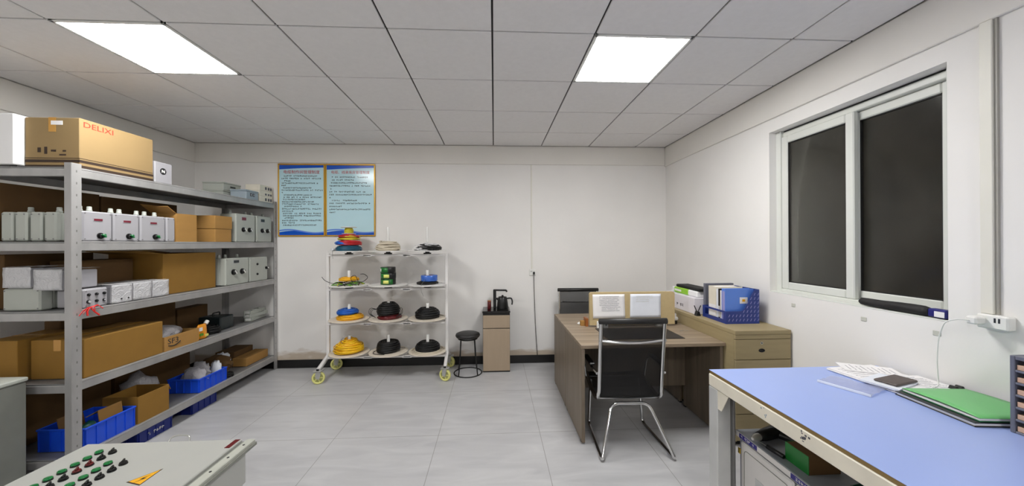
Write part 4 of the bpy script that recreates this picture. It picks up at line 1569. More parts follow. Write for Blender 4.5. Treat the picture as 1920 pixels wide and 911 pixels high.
m.tube([(0.1, -0.04, 0.05), (0.16, -0.05, 0.035), (0.19, -0.05, 0.03)], 0.004, 'dark_cable', 6)
tag(m.build('cable_coil', None, spool_at(1, 2)), 'wide black cable coil on the third tier below the blue tape roll', 'cable', 'coils on the cable trolley')
# bottom tier
m = MB()
rn = random.Random(77)
for k in range(9):
    tm = min(0.16, 0.025 * k)
    tl = RX(rn.uniform(-tm, tm)) @ RY(rn.uniform(-tm, tm))
    off = T(rn.uniform(-0.016, 0.016), rn.uniform(-0.016, 0.016), 0.006 + 0.0125 * k)
    coil(m, (0, 0, 0), 0.035, 0.158 - 0.0004 * k * k * 3 - 0.006 * rn.random(), 0.024, 0.0056, ('yellow_cable', 'yellow_cable', 'amber_cable')[k % 3], 5, 60 + k, 2.2, M=off @ (tl if k else Matrix()), dome=0.2)
m.tube(fillet([(-0.03, -0.08, 0.1), (-0.06, -0.1, 0.15), (-0.02, -0.11, 0.19)], 0.03), 0.0025, 'grey_dark_metal', 6)
tag(m.build('cable_coil', None, spool_at(0, 0)), 'big heap of yellow cable on the bottom tier', 'cable', 'coils on the cable trolley')
m = MB()
coil(m, (0, 0, 0), 0.03, 0.125, 0.1, 0.0065, 'dark_cable', 24, 71, 0.15, dome=0.16)
m.tube(fillet([(-0.11, -0.03, 0.02), (-0.15, -0.06, 0.01), (-0.13, -0.13, 0.006), (0.0, -0.15, 0.006)], 0.06), 0.004, 'dark_cable', 6)
m.tube([(0.1, -0.05, 0.055), (0.16, -0.06, 0.05), (0.2, -0.06, 0.05)], 0.003, 'dark_cable', 6)
tag(m.build('cable_coil', None, spool_at(0, 1)), 'neat round black cable coil on the bottom tier in the middle', 'cable', 'coils on the cable trolley')
m = MB()
coil(m, (0, 0, 0), 0.03, 0.135, 0.085, 0.0065, 'dark_cable', 22, 73, 0.2, dome=0.35)
tag(m.build('cable_coil', None, spool_at(0, 2)), 'black cable coil on the bottom tier nearest the stool', 'cable', 'coils on the cable trolley')
m = MB()
coil(m, (0, 0, 0), 0.15, 0.19, 0.008, 0.004, 'beige_cable', 4, 75, 0.2)
tag(m.build('cable_coil', None, spool_at(0, 2)), 'thin pale cable looped around the black coil nearest the stool', 'cable', 'coils on the cable trolley')

# ------------------------------------------------------------------ stool
t = thing('round_stool', 'low stool with round black seat and thin wire legs beside the trolley', 'stool', (-0.31, 4.055, 0), 0)
m = MB(); m.lathe([(0.0, 0.412), (0.1, 0.412), (0.133, 0.42), (0.142, 0.437), (0.136, 0.455), (0.11, 0.466), (0.0, 0.47)], 'black_leather', 36, cap=False); m.build('seat', t)
m = MB(); m.lathe([(0.105, 0.398), (0.115, 0.398), (0.115, 0.411), (0.105, 0.411), (0.105, 0.398)], 'black_plastic', 28, cap=False); m.build('seat_ring', t)
for k in range(4):
    a = PI / 4 + k * PI / 2 + 0.1
    m = MB()
    c_, s_ = math.cos(a), math.sin(a)
    m.tube([(0.11 * c_, 0.11 * s_, 0.404), (0.125 * c_, 0.125 * s_, 0.2), (0.15 * c_, 0.15 * s_, 0.008)], 0.0065, 'dark_cable', 10)
    m.build('leg', t)
m = MB(); m.tube([(0.158 * math.cos(q * 2 * PI / 40), 0.158 * math.sin(q * 2 * PI / 40), 0.0065) for q in range(40)], 0.0062, 'dark_cable', 8, closed=True); m.build('foot_ring', t)

# ------------------------------------------------------------------ tea cabinet with kettle
t = thing('tea_cabinet', 'slim beige tea cabinet with a black glass top against the back wall', 'cabinet', (0.022, 4.045, 0), 0)
m = MB()
m.box(-0.158, 0.158, 0.016, 0.285, 0.0, 0.688, 'black_plastic', 0.003)
m.build('body', t)
m = MB(); m.box(-0.156, 0.156, 0.0, 0.015, 0.018, 0.506, 'cabinet_beige', 0.003); m.build('door', t)
m = MB(); m.box(-0.156, 0.156, 0.0, 0.015, 0.514, 0.662, 'cabinet_beige', 0.003); m.build('upper_panel', t)
m = MB(); m.box(-0.162, 0.162, -0.004, 0.29, 0.689, 0.712, 'black_glass', 0.004); m.build('top', t)
m = MB()
m.box(-0.036, 0.0, 0.14, 0.18, 0.7125, 0.945, 'black_plastic', 0.006)
m.tube(fillet([(-0.018, 0.16, 0.935), (0.12, 0.14, 0.935), (0.128, 0.138, 0.915)], 0.012), 0.011, 'black_plastic', 10)
m.build('tap', t)
m = MB(); m.cyl(0.07, 0.7125, 0.722, 'black_plastic', 28, (0.075, 0.105, 0)); m.build('heating_plate', t)
t = thing('kettle', 'black electric kettle standing on the tea cabinet', 'kettle', (0.097, 4.15, 0.7225), 0)
m = MB(); m.lathe([(0.0, 0), (0.068, 0), (0.071, 0.008), (0.062, 0.08), (0.054, 0.128), (0.05, 0.134)], 'black_plastic', 32, cap=False)
m.prism([(-0.045, 0.085), (-0.085, 0.122), (-0.075, 0.13), (-0.045, 0.128)], -0.014, 0.014, 'black_plastic', at(0, 0, 0))
m.build('body', t)
m = MB(); m.lathe([(0.051, 0.1345), (0.048, 0.142), (0.02, 0.147), (0.012, 0.15), (0.012, 0.16), (0.0, 0.162)], 'black_glass', 28, cap=False); m.build('lid', t)
m = MB(); m.tube(fillet([(0.05, 0, 0.12), (0.105, 0, 0.125), (0.118, 0, 0.085), (0.112, 0, 0.045)], 0.022), 0.009, 'black_plastic', 10); m.build('handle', t)
t = thing('tea_tin', 'small dark red tin on the tea cabinet behind the tap', 'tin', (-0.062, 4.2, 0.7125), 0)
m = MB(); m.cyl(0.022, 0, 0.088, 'red_dark', 20, bev=0.002); m.build('body', t)
m = MB(); m.cyl(0.023, 0.0885, 0.1, 'copper', 20, bev=0.002); m.build('lid', t)

# ------------------------------------------------------------------ desks
DX0, DX1, DZ = 0.645, 1.757, 0.735
for (y0, y1, lab, fr) in ((2.56, 3.145, 'grey-brown wooden desk with the paper-covered screen, nearer the viewer', 1), (3.149, 3.73, 'grey-brown wooden desk on the far side of the paper-covered screen', -1)):
    t = thing('office_desk', lab, 'desk', (DX0, y0, 0), 0, 'face-to-face desks')
    d = y1 - y0
    L = DX1 - DX0
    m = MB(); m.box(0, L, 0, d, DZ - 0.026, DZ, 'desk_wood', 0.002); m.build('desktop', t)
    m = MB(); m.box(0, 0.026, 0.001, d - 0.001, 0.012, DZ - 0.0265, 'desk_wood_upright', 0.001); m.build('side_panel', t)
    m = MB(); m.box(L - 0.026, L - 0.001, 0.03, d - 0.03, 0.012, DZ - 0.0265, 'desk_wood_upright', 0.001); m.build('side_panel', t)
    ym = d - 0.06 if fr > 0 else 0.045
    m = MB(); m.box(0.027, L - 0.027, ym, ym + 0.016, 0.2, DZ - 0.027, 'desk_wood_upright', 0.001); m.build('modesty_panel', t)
    m = MB()
    for x in (0.002, L - 0.025):
        for yy in (0.03, d - 0.06):
            m.box(x, x + 0.023, yy, yy + 0.03, 0, 0.0115, 'black_plastic')
    m.build('foot', t)
# long low side cabinet along the wall end of the desks
t = thing('side_cabinet', 'olive-beige low cabinet with drawers, along the wall side of the desks', 'cabinet', (1.76, 2.46, 0), 0)
CW, CD, CH = 0.425, 1.27, 0.85
m = MB()
m.box(0, 0.022, 0.018, CD, 0.03, CH - 0.03, 'laminate_olive', 0.001)
m.box(CW - 0.022, CW, 0.018, CD, 0.03, CH - 0.03, 'laminate_olive', 0.001)
m.box(0.022, CW - 0.022, CD - 0.018, CD, 0.03, CH - 0.03, 'laminate_olive', 0.001)
m.box(0.022, CW - 0.022, 0.03, CD - 0.018, 0.03, 0.05, 'laminate_olive')
m.box(0.022, CW - 0.022, 0.03, 0.05, 0.05, CH - 0.032, 'black_matt')
m.build('carcass', t)
m = MB(); m.box(-0.002, CW + 0.002, -0.002, CD, CH - 0.0295, CH, 'laminate_olive', 0.002); m.build('top', t)
m = MB(); m.box(0.001, CW - 0.001, 0.0, 0.017, CH - 0.062, CH - 0.031, 'laminate_olive', 0.001); m.build('apron', t)
for z0, z1, lock in ((0.638, 0.784, True), (0.44, 0.633, False), (0.24, 0.435, False), (0.045, 0.235, False)):
    m = MB(); m.box(0.001, CW - 0.001, 0.0, 0.017, z0, z1, 'laminate_olive', 0.0015); dr = m.build('drawer', t)
    m = MB()
    m.lathe([(0.0, 0.0), (0.018, 0.0), (0.018, 0.003), (0.013, 0.003), (0.012, 0.001), (0.0, 0.001)], 'black_matt', 20, M=at(0.2, 0, z0 + 0.066) @ Matrix.Diagonal((1.3, 0.75, 1, 1)), cap=False)
    m.build('finger_pull', dr)
    if lock:
        m = MB(); m.cyl(0.009, 0, 0.003, 'zinc', 16, M=at(0.2, 0, z0 + 0.12)); m.cyl(0.005, 0.003, 0.0035, 'black_matt', 12, M=at(0.2, 0, z0 + 0.12)); m.build('lock', dr)
m = MB(); m.box(0.02, CW - 0.02, 0.04, CD - 0.02, 0, 0.0295, 'black_matt'); m.build('plinth', t)

# privacy screen and what hangs on it
t = thing('desk_screen', 'tan fabric desk screen standing between the two desks', 'screen', (0.861, 3.125, DZ), 0)
SW = 0.79
m = MB()
pl = []
for cx, cz_, a0 in ((SW - 0.02, 0.295, 0), (0.02, 0.295, PI / 2)):
    for k in range(6):
        a = a0 + k * PI / 10
        pl.append((cx + 0.02 * math.cos(a), cz_ + 0.02 * math.sin(a)))
pl += [(0, 0.018), (SW, 0.018)]
m.prism(pl, 0.0, 0.03, 'screen_fabric', at(0, 0.015, 0))
m.build('panel', t)
for x in (0.07, 0.62):
    m = MB()
    m.box(x, x + 0.05, -0.03, -0.0155, 0.0, 0.045, 'white_plastic', 0.004)
    m.box(x, x + 0.05, -0.0154, 0.03, 0.0, 0.0175, 'white_plastic')
    m.build('bracket', t)
rn = random.Random(12)
for k, (x0, x1, lab) in enumerate(((0.03, 0.325, 'printed sheet on the desk screen, nearer its free end'), (0.37, 0.655, 'blank-looking pale sheet on the desk screen, nearer the wall'))):
    t = thing('paper_sheet', lab, 'paper', (0.861 + (x0 + x1) / 2, 3.108, DZ + 0.082), 0, 'sheets hanging on the desk screen')
    w_ = x1 - x0
    m = MB()
    g = [[((-w_ / 2 + w_ * i / 10) + 0.004 * (j / 8) * (1 if k else -1), -0.0012 - 0.006 * (1 - j / 8) ** 2 * (0.4 + 0.6 * i / 10), 0.215 * j / 8) for j in range(9)] for i in range(11)]
    m.sheet(g, 0.0005, 'paper' if k == 0 else 'paper_cool')
    m.build('sheet', t)
    m = MB()
    for q in range(9 if k == 0 else 4):
        z = 0.195 - q * 0.016
        yy = -0.0018 - 0.006 * (1 - z / 0.215) ** 2
        if k == 0:
            marks(m, -w_ * 0.3 + 0.02 * (q > 5), w_ * (0.36 - 0.1 * rn.random()), 0, 0.0085, 'ink_soft', at(0, yy - 0.001, z), rn)
        else:
            marks(m, -w_ * 0.3, w_ * (0.3 - 0.2 * rn.random()), 0, 0.006, 'putty', at(0, yy - 0.001, z), rn)
    m.build('printed_text', t)
t = thing('socket_strip', 'white double socket block on the desk under the printed sheet', 'socket', (0.965, 3.07, DZ), 0)
m = MB(); m.box(-0.05, 0.05, -0.012, 0.012, 0.0, 0.062, 'white_plastic', 0.005); m.build('body', t)
m = MB()
for x in (-0.03, 0.03):
    m.cyl(0.008, 0, 0.001, 'ink_dark', 14, M=at(x, -0.012, 0.032))
m.build('hole', t)
m = MB(); m.box(-0.012, 0.012, -0.035, -0.0125, 0.012, 0.055, 'white_plastic', 0.006); m.build('plug', t)
t = thing('pen_block', 'small brown wooden block at the free end of the desk screen', 'desk block', (0.845, 3.17, DZ), 0)
m = MB(); m.box(-0.012, 0.012, -0.03, 0.05, 0, 0.075, 'copper', 0.002); m.build('block', t)
m = MB(); m.box(-0.05, -0.0125, 0.0, 0.04, 0.0, 0.045, 'cardboard', 0.002); m.build('side_block', t)
t = thing('white_puck', 'small white round holder on the desk beside the screen', 'holder', (0.806, 3.245, DZ), 0)
m = MB(); m.cyl(0.026, 0, 0.012, 'white_gloss', 24, bev=0.004); m.build('base', t)
m = MB(); m.cyl(0.014, 0.0125, 0.018, 'white_plastic', 18, bev=0.002); m.build('cap', t)
t = thing('desk_gadget', 'small white and grey gadget on the desk between screen and cabinet', 'gadget', (1.70, 3.2, DZ), 0)
m = MB(); m.cyl(0.02, 0, 0.03, 'black_plastic', 16, bev=0.004); m.build('base', t)
m = MB(); m.lathe([(0.012, 0.0305), (0.026, 0.036), (0.03, 0.05), (0.022, 0.066), (0.012, 0.07), (0.014, 0.082), (0.011, 0.096), (0.0, 0.1)], 'white_gloss', 18, cap=False); m.build('head', t)
b = MB()
b.prism([(0, 0), (0.62, 0), (0.62, 0.36), (0, 0.36)], 0, 0.004, 'desk_pad')
tag(b.build('desk_pad', None, (0.895, 2.695, DZ)), 'black writing pad lying on the nearer desk', 'desk pad')
b = MB()
for k in range(4):
    b.box(0.02 * k, 0.02 * k + 0.016, 0.004 * (k % 2), 0.004 * (k % 2) + 0.003, 0, 0.003, 'zinc')
tag(b.build('paper_clips', None, (1.60, 2.93, DZ)), 'few shiny metal bits on the desk beside the black pad', 'metal bits')


# ------------------------------------------------------------------ mesh office chairs
def office_chair(label, loc, rotz):
    t = thing('mesh_chair', label, 'chair', loc, rotz, 'black mesh chairs with chrome frames')
    hw = 0.232
    prof = [(0.0, 0.925), (0.016, 0.80), (0.038, 0.62), (0.052, 0.5), (0.06, 0.425), (0.078, 0.368), (0.12, 0.345), (0.2, 0.345), (0.32, 0.37), (0.44, 0.40), (0.5, 0.405), (0.525, 0.388), (0.53, 0.365)]
    P = fillet([(0, y, z) for y, z in prof], 0.05, 3)
    for sx in (-1, 1):
        m = MB()
        m.tube([(sx * (hw - 0.004 * (p.z > 0.4)), p.y, p.z) for p in P], 0.0165, 'chrome', 12, flat=0.85)
        m.build('side_rail', t)
    m = MB()
    g = [[(-hw + 0.012 + (2 * hw - 0.024) * i / 6, p.y + 0.012 * math.sin(PI * i / 6) * (p.z > 0.45), p.z - 0.01 * math.sin(PI * i / 6) * (p.z <= 0.45)) for i in range(7)] for p in P]
    m.sheet(g, 0.003, 'mesh_fabric')
    m.build('mesh_sling', t)
    m = MB(); m.lathe([(0.012, -hw - 0.014), (0.021, -hw - 0.01), (0.022, hw + 0.01), (0.012, hw + 0.014)], 'black_leather', 16, M=T(0, 0.0, 0.94) @ RY(PI / 2)); m.build('head_roll', t)
    m = MB()
    pts = [(-hw + 0.43 * 2 * hw / 0.86 * 0, 0, 0)]
    pts = [(-hw + 2 * hw * k / 10, 0.018 - 0.028 * math.sin(PI * k / 10), 0.802 - 0.012 * math.sin(PI * k / 10)) for k in range(11)]
    m.tube(pts, 0.0125, 'chrome', 8, flat=0.6)
    for sx in (-1, 1):
        m.cyl(0.012, -0.006, 0.002, 'zinc', 12, M=at(sx * hw, 0.004, 0.802))
    m.build('cross_bar', t)
    m = MB(); m.tube([(-hw, 0.44, 0.388), (hw, 0.44, 0.388)], 0.009, 'chrome', 8); m.tube([(-hw, 0.15, 0.332), (hw, 0.15, 0.332)], 0.009, 'chrome', 8); m.build('seat_bar', t)
    # bow-shaped base: arch at the rear, runners forward along the floor, up to the seat front
    m = MB()
    r = 0.0125
    path = [(-0.2, 0.42, 0.372), (-0.222, 0.40, 0.03), (-0.226, 0.37, r), (-0.25, -0.06, r), (-0.25, -0.095, 0.02), (-0.135, 0.07, 0.325), (0.135, 0.07, 0.325), (0.25, -0.095, 0.02), (0.25, -0.06, r), (0.226, 0.37, r), (0.222, 0.40, 0.03), (0.2, 0.42, 0.372)]
    m.tube(fillet(path, 0.055, 6), r, 'chrome', 12)
    m.build('bow_base', t)
    for sx in (-1, 1):
        m = MB(); m.tube(fillet([(sx * (hw + 0.014), 0.046, 0.555), (sx * (hw + 0.03), 0.10, 0.57), (sx * (hw + 0.03), 0.33, 0.585), (sx * (hw + 0.028), 0.40, 0.54), (sx * (hw + 0.012), 0.41, 0.40)], 0.05), 0.0105, 'chrome', 10)
        ar = m.build('arm_frame', t)
        m = MB(); m.box(sx * (hw + 0.03) - 0.02, sx * (hw + 0.03) + 0.02, 0.115, 0.33, 0.588, 0.606, 'black_plastic', 0.006); m.build('arm_pad', ar)
    return t


ch = office_chair('black mesh chair with chrome frame at the nearer desk, its back to the viewer', (0.985, 2.43, 0), -0.03)
dup(ch, 'black mesh chair behind the far desk, only its back showing over the desktop', (1.0, 4.12, 0), PI - 0.02)

# ------------------------------------------------------------------ on the side cabinet
cz = 0.8505
t = thing('file_basket', 'blue plastic file basket with a swooping end, full of folders, on the low cabinet', 'file basket', (1.835, 2.67, cz), 0)
BW, BD = 0.275, 0.31


def swoop(w_):
    pts = [(0, 0), (w_, 0), (w_, 0.272)]
    for k in range(13):
        u = k / 12
        x = w_ - 0.02 - (w_ - 0.05) * u * 0.62
        z = 0.272 - 0.172 * (0.5 - 0.5 * math.cos(PI * min(1, u * 1.05)))
        pts.append((x, z))
    pts.append((0, 0.1))
    return pts


m = MB()
for yy in (0.004, BD):
    m.prism(swoop(BW), 0, 0.004, 'basket_blue', at(0, yy, 0))
m.box(0, 0.004, 0.004, BD - 0.004, 0.0, 0.032, 'basket_blue')
m.box(0, 0.004, 0.004, BD - 0.004, 0.085, 0.1, 'basket_blue')
m.box(0, 0.004, 0.004, 0.035, 0.032, 0.085, 'basket_blue')
m.box(0, 0.004, BD - 0.035, BD - 0.004, 0.032, 0.085, 'basket_blue')
m.box(BW - 0.004, BW, 0.004, BD - 0.004, 0, 0.272, 'basket_blue')
m.box(0.004, BW - 0.004, 0.004, BD - 0.004, 0, 0.005, 'basket_blue')
m.build('tray', t)
m = MB()
rn = random.Random(2)
for i in range(9):
    for j in range(7):
        x, z = 0.02 + i * 0.03, 0.02 + j * 0.034
        lim = 0.095 if x < 0.11 else 0.095 + (x - 0.11) * 1.25
        if z > lim - 0.012 or x > BW - 0.015:
            continue
        m.prism([(x, z), (x + 0.004, z), (x + 0.013, z + 0.02), (x + 0.009, z + 0.02)], 0, 0.0005, 'folder_lilac', at(0, -0.0001, 0))
m.build('slot_pattern', t)
fy = 2.70
for k, (th, hh, wv, mt, lab) in enumerate(((0.045, 0.268, 0.235, 'folder_blue', 'blue ring binder with a pale label at the front of the blue basket'), (0.014, 0.25, 0.22, 'paper', 'thin white booklet behind the blue binder in the basket'),
                                           (0.02, 0.262, 0.225, 'black_plastic', 'black folder in the middle of the blue basket'), (0.022, 0.255, 0.22, 'paper_cool', 'pale folder of papers behind the black one in the basket'),
                                           (0.1, 0.272, 0.23, 'cream_metal', 'thick cream box file at the back of the blue basket'))):
    t = thing('file_folder', lab, 'folder', (1.85, fy, cz + 0.0055), 0, 'folders in the blue basket')
    m = MB()
    m.box(0, wv, 0, 0.002, 0, hh, mt, 0.0005)
    m.box(0, wv, th - 0.002, th, 0, hh, mt, 0.0005)
    m.box(0, 0.003, 0.002, th - 0.002, 0, hh, mt)
    m.build('cover', t)
    m = MB(); m.box(0.006, wv - 0.006, 0.003, th - 0.003, 0.002, hh - 0.006, 'paper'); m.build('pages', t)
    if k == 0:
        m = MB(); m.box(0.12, 0.185, -0.001, 0.0, 0.15, 0.2, 'paper'); m.box(0.14, 0.165, -0.0014, -0.001, 0.165, 0.185, 'warning_yellow'); m.build('paper_label', t)
        m = MB(); m.box(-0.0008, 0.0, 0.006, 0.039, 0.02, hh - 0.02, 'folder_lilac'); m.build('spine_label', t)
    if k in (2, 4):
        m = MB(); m.box(-0.0008, 0.0, 0.004, th - 0.004, 0.03, 0.12, 'paper'); m.build('spine_label', t)
    fy += th + 0.004
t = thing('dark_box_file', 'dark purple-grey folder leaning behind the blue basket', 'folder', (1.87, 2.995, cz), 0)
m = MB(); m.box(0, 0.26, 0, 0.03, 0, 0.285, 'rack_grey', 0.002); m.build('cover', t)
m = MB(); m.box(0.01, 0.262, 0.004, 0.026, 0.01, 0.275, 'paper'); m.build('pages', t)
t = thing('white_carton', 'white printed carton on the low cabinet beside the blue basket', 'box', (1.80, 3.05, cz), 0)
m = MB(); m.box(0, 0.29, 0, 0.52, 0, 0.145, 'box_white', 0.003); m.build('body', t)
Ms = Matrix(((0, 0, -1, 0), (-1, 0, 0, 0), (0, 1, 0, 0), (0, 0, 0, 1)))
m = MB()
marks(m, -0.3, -0.18, 0.05, 0.03, 'ink_dark', Matrix.Translation((0, 0, 0)) @ Ms, random.Random(4))
m.box(-0.001, 0.0, 0.46, 0.49, 0.03, 0.055, 'ink_dark')
m.box(-0.001, 0.0, 0.46, 0.49, 0.07, 0.085, 'ink_dark')
m.build('printed_mark', t)
t = thing('green_package', 'lime green and white package on the white carton', 'package', (1.84, 3.08, cz + 0.146), 0)
m = MB(); m.box(0, 0.13, 0, 0.44, 0, 0.055, 'white_gloss', 0.01); m.build('body', t)
m = MB(); m.box(-0.001, 0.131, 0.13, 0.40, -0.0005, 0.056, 'package_lime', 0.01); m.build('sleeve', t)
m = MB(); m.box(-0.0018, -0.001, 0.26, 0.38, 0.018, 0.038, 'white_plastic'); m.build('printed_label', t)
t = thing('black_case', 'flat black case lying on the green and white package', 'case', (1.85, 3.06, cz + 0.2025), 0)
m = MB(); m.box(0, 0.13, 0, 0.4, 0, 0.028, 'black_matt', 0.008); m.build('body', t)
m = MB(); m.box(0.03, 0.1, 0.39, 0.405, 0.006, 0.022, 'black_plastic', 0.002); m.build('clasp', t)
t = thing('black_clip', 'black bulldog clip on the low cabinet between carton and basket', 'clip', (1.80, 3.0, cz), 0)
m = MB(); m.prism([(-0.02, 0), (0.02, 0), (0.006, 0.04), (-0.006, 0.04)], -0.02, 0.02, 'black_plastic', FRONT); m.build('jaw', t)
m = MB()
for sx in (-1, 1):
    m.tube([(sx * 0.008, 0, 0.04), (sx * 0.03, 0, 0.09)], 0.004, 'black_plastic', 6)
m.build('lever', t)

# ------------------------------------------------------------------ right wall fittings
t = thing('cable_trunking', 'white vertical cable trunking on the window wall above the socket block', 'cable trunking', (XR, 1.432, 1.178), 0)
m = MB(); m.box(-0.022, 0, -0.02, 0.02, 0, 1.294, 'trunking', 0.002); m.build('cover', t)
m = MB(); m.box(-0.012, 0, -0.03, -0.0205, 0, 1.294, 'trunking_shadow'); m.build('shadow_strip', t)  # grey strip painted in as the shadow line beside the trunking
t = thing('socket_block', 'white double socket block on the window wall with a plug in it', 'socket', (XR, 1.405, 1.115), 0)
m = MB(); m.box(-0.042, 0, -0.05, 0.05, 0, 0.062, 'white_plastic', 0.006); m.build('body', t)
m = MB()
for yy in (-0.025, -0.012):
    m.box(-0.0428, -0.0415, yy - 0.002, yy + 0.004, 0.03, 0.05, 'ink_dark')
m.build('pin_slot', t)
t = thing('charging_lead', 'white charging lead running from the socket block down to the phone', 'cable', (XR - 0.043, 1.43, 1.13), 0)
m = MB(); m.box(-0.05, 0.0, -0.012, 0.026, 0.002, 0.036, 'white_plastic', 0.006); m.build('charger', t)
pts = [(-0.05, 0.01, 0.018), (-0.075, 0.03, 0.02), (-0.085, 0.07, 0.0), (-0.075, 0.10, -0.08), (-0.07, 0.11, -0.2), (-0.07, 0.105, -0.29), (-0.09, 0.09, -0.306), (-0.13, 0.08, -0.3095)]
m = MB(); m.tube(fillet(pts, 0.05, 4), 0.0028, 'white_plastic', 8); m.build('wire', t)
for k, (y, z, lab) in enumerate(((2.452, 1.035, 'grey putty patch on the window wall, nearest the blue basket'), (1.964, 1.038, 'grey putty patch under the black bundle on the window wall'), (1.621, 1.041, 'grey putty patch below the blue end of the bundle'))):
    m = MB(); m.box(-0.004, 0, -0.016, 0.016, -0.012, 0.012, 'putty', 0.003)
    tag(m.build('putty_patch', None, (XR, y, z)), lab, 'wall patch', 'putty patches under the window')
# black bundle on the sill
t = thing('folded_umbrella', 'long black bundled umbrella lying on the window sill', 'umbrella', (2.226, 1.80, WZ0 + 0.0085), 0)
m = MB()
n = 16
pts, rad = [], []
for k in range(n + 1):
    u = k / n
    pts.append((0.0, -0.135 + 0.335 * u, 0.026))
    rad.append(0.0255 - 0.006 * u ** 3 if u > 0.05 else 0.02)
vs = []
for k, p in enumerate(pts):
    for j in range(16):
        a = 2 * PI * j / 16
        r = rad[k] * (1 + 0.08 * math.sin(4 * a + k * 0.5))
        vs.append((p[0] + r * math.cos(a), p[1], p[2] + r * math.sin(a)))
fs = [(k * 16 + j, (k + 1) * 16 + j, (k + 1) * 16 + (j + 1) % 16, k * 16 + (j + 1) % 16) for k in range(n) for j in range(16)]
fs += [tuple(range(16)), tuple(reversed(range(n * 16, n * 16 + 16)))]
m.add(vs, fs, 'fabric_black', True)
m.build('canopy', t)
m = MB(); m.box(-0.022, 0.022, -0.212, -0.135, 0.004, 0.046, 'navy_plastic', 0.006); hd = m.build('handle', t)
m = MB(); m.box(-0.0235, -0.0225, -0.205, -0.165, 0.008, 0.036, 'paper'); m.build('paper_label', hd)

# ------------------------------------------------------------------ work bench
BX0, BX1, BY0, BY1, BZ = 1.193, 2.183, -0.35, 1.885, 0.79
t = thing('work_bench', 'long work bench with a pale blue top and cream steel frame under the window', 'work bench', (BX0, BY0, 0), 0)
BW_, BL = BX1 - BX0, BY1 - BY0
m = MB(); m.box(0.002, BW_, 0.0, BL, BZ - 0.003, BZ, 'bench_blue', 0.0012); m.build('blue_mat', t)
m = MB(); m.box(0.004, BW_ - 0.002, 0.002, BL - 0.002, BZ - 0.019, BZ - 0.0032, 'bench_edge', 0.001); m.build('worktop', t)
m = MB()
zt, zb_ = BZ - 0.0195, BZ - 0.085
m.box(0, 0.045, 0, BL, zb_, zt, 'cream_metal', 0.004)
m.box(BW_ - 0.045, BW_, 0, BL, zb_, zt, 'cream_metal', 0.004)
m.box(0.0455, BW_ - 0.0455, BL - 0.045, BL, zb_, zt, 'cream_metal', 0.004)
m.box(0.0455, BW_ - 0.0455, 0, 0.045, zb_, zt, 'cream_metal', 0.004)
m.build('frame', t)
for x in (0.0, BW_ - 0.075):
    for y in (0.0, BL - 0.075):
        m = MB()
        m.box(x, x + 0.075, y, y + 0.075, 0.012, zb_ - 0.0005, 'grey_leg', 0.004)
        m.build('leg', t)
        m = MB(); m.cyl(0.03, 0, 0.0115, 'black_plastic', 16, (x + 0.0375, y + 0.0375, 0)); m.build('foot', t)
        m = MB()
        if y > 1:
            m.prism([(y - 0.085, zb_ - 0.001), (y - 0.0005, zb_ - 0.001), (y - 0.0005, zb_ - 0.1), (y - 0.03, zb_ - 0.1)], 0, 0.004, 'cream_metal', Matrix(((0, 0, 1, x + 0.002), (1, 0, 0, 0), (0, 1, 0, 0), (0, 0, 0, 1))))
        else:
            m.prism([(y + 0.16, zb_ - 0.001), (y + 0.0755, zb_ - 0.001), (y + 0.0755, zb_ - 0.1), (y + 0.105, zb_ - 0.1)], 0, 0.004, 'cream_metal', Matrix(((0, 0, 1, x + 0.002), (1, 0, 0, 0), (0, 1, 0, 0), (0, 0, 0, 1))))
        m.build('gusset', t)
m = MB()
m.box(0.098, 0.126, BL - 0.04, BL - 0.037, 0, zb_ - 0.001, 'galvanised', 0.001)
m.box(0.098, 0.101, BL - 0.065, BL - 0.0405, 0, zb_ - 0.001, 'galvanised', 0.001)
m.build('angle_upright', t)
rn = random.Random(19)
m = MB()
for yy, n_ in ((1.49 - BY0, 5), (1.28 - BY0, 10)):
    for k in range(n_):
        a, c_ = rn.uniform(-0.025, 0.025), rn.uniform(-0.02, 0.02)
        m.box(-0.0006, 0.0004, yy + a, yy + a + rn.uniform(0.003, 0.01), BZ - 0.05 + c_, BZ - 0.05 + c_ + rn.uniform(0.003, 0.012), 'ink' if n_ > 5 else 'enclosure_blue')
m.build('paint_scuff', t)

# under-bench tool cabinet
t = thing('tool_cabinet', 'grey-white tool cabinet with hinged doors standing under the bench', 'cabinet', (1.318, 0.72, 0), 0)
TW, TL, TH = 0.62, 1.12, 0.475
m = MB()
m.box(0.02, TW, 0, TL, 0.02, TH - 0.03, 'cabinet_grey', 0.004)
m.build('body', t)
m = MB()
m.box(0.0, TW + 0.004, -0.004, TL + 0.004, TH - 0.029, TH, 'cabinet_grey', 0.004)
m.box(-0.003, -0.0005, 0, TL, TH - 0.028, TH - 0.002, 'cabinet_white')
m.build('top', t)
for y0, y1 in ((0.02, 0.40), (0.41, 0.75), (0.76, 1.09)):
    m = MB()
    m.box(0.003, 0.0195, y0, y1, 0.03, TH - 0.044, 'cabinet_white', 0.006)
    d = m.build('door', t)
    m = MB()
    e = 0.028
    m.tube(fillet([(0.0028, y0 + e, TH - 0.1), (0.0028, y0 + e, 0.06), (0.0028, y1 - e, 0.06), (0.0028, y1 - e, TH - 0.078), (0.0028, y0 + e, TH - 0.078), (0.0028, y0 + e, TH - 0.1)], 0.025), 0.002, 'panel_groove', 6)
    m.box(0.0015, 0.004, (y0 + y1) / 2 - 0.07, (y0 + y1) / 2 + 0.06, 0.26, 0.30, 'grey_leg', 0.001)
    m.build('pressed_panel', d)
    m = MB()
    for z in (0.12, 0.36):
        m.box(-0.004, 0.003, y1 - 0.004, y1 + 0.012, z, z + 0.03, 'brass', 0.002)
    m.build('hinge', d)
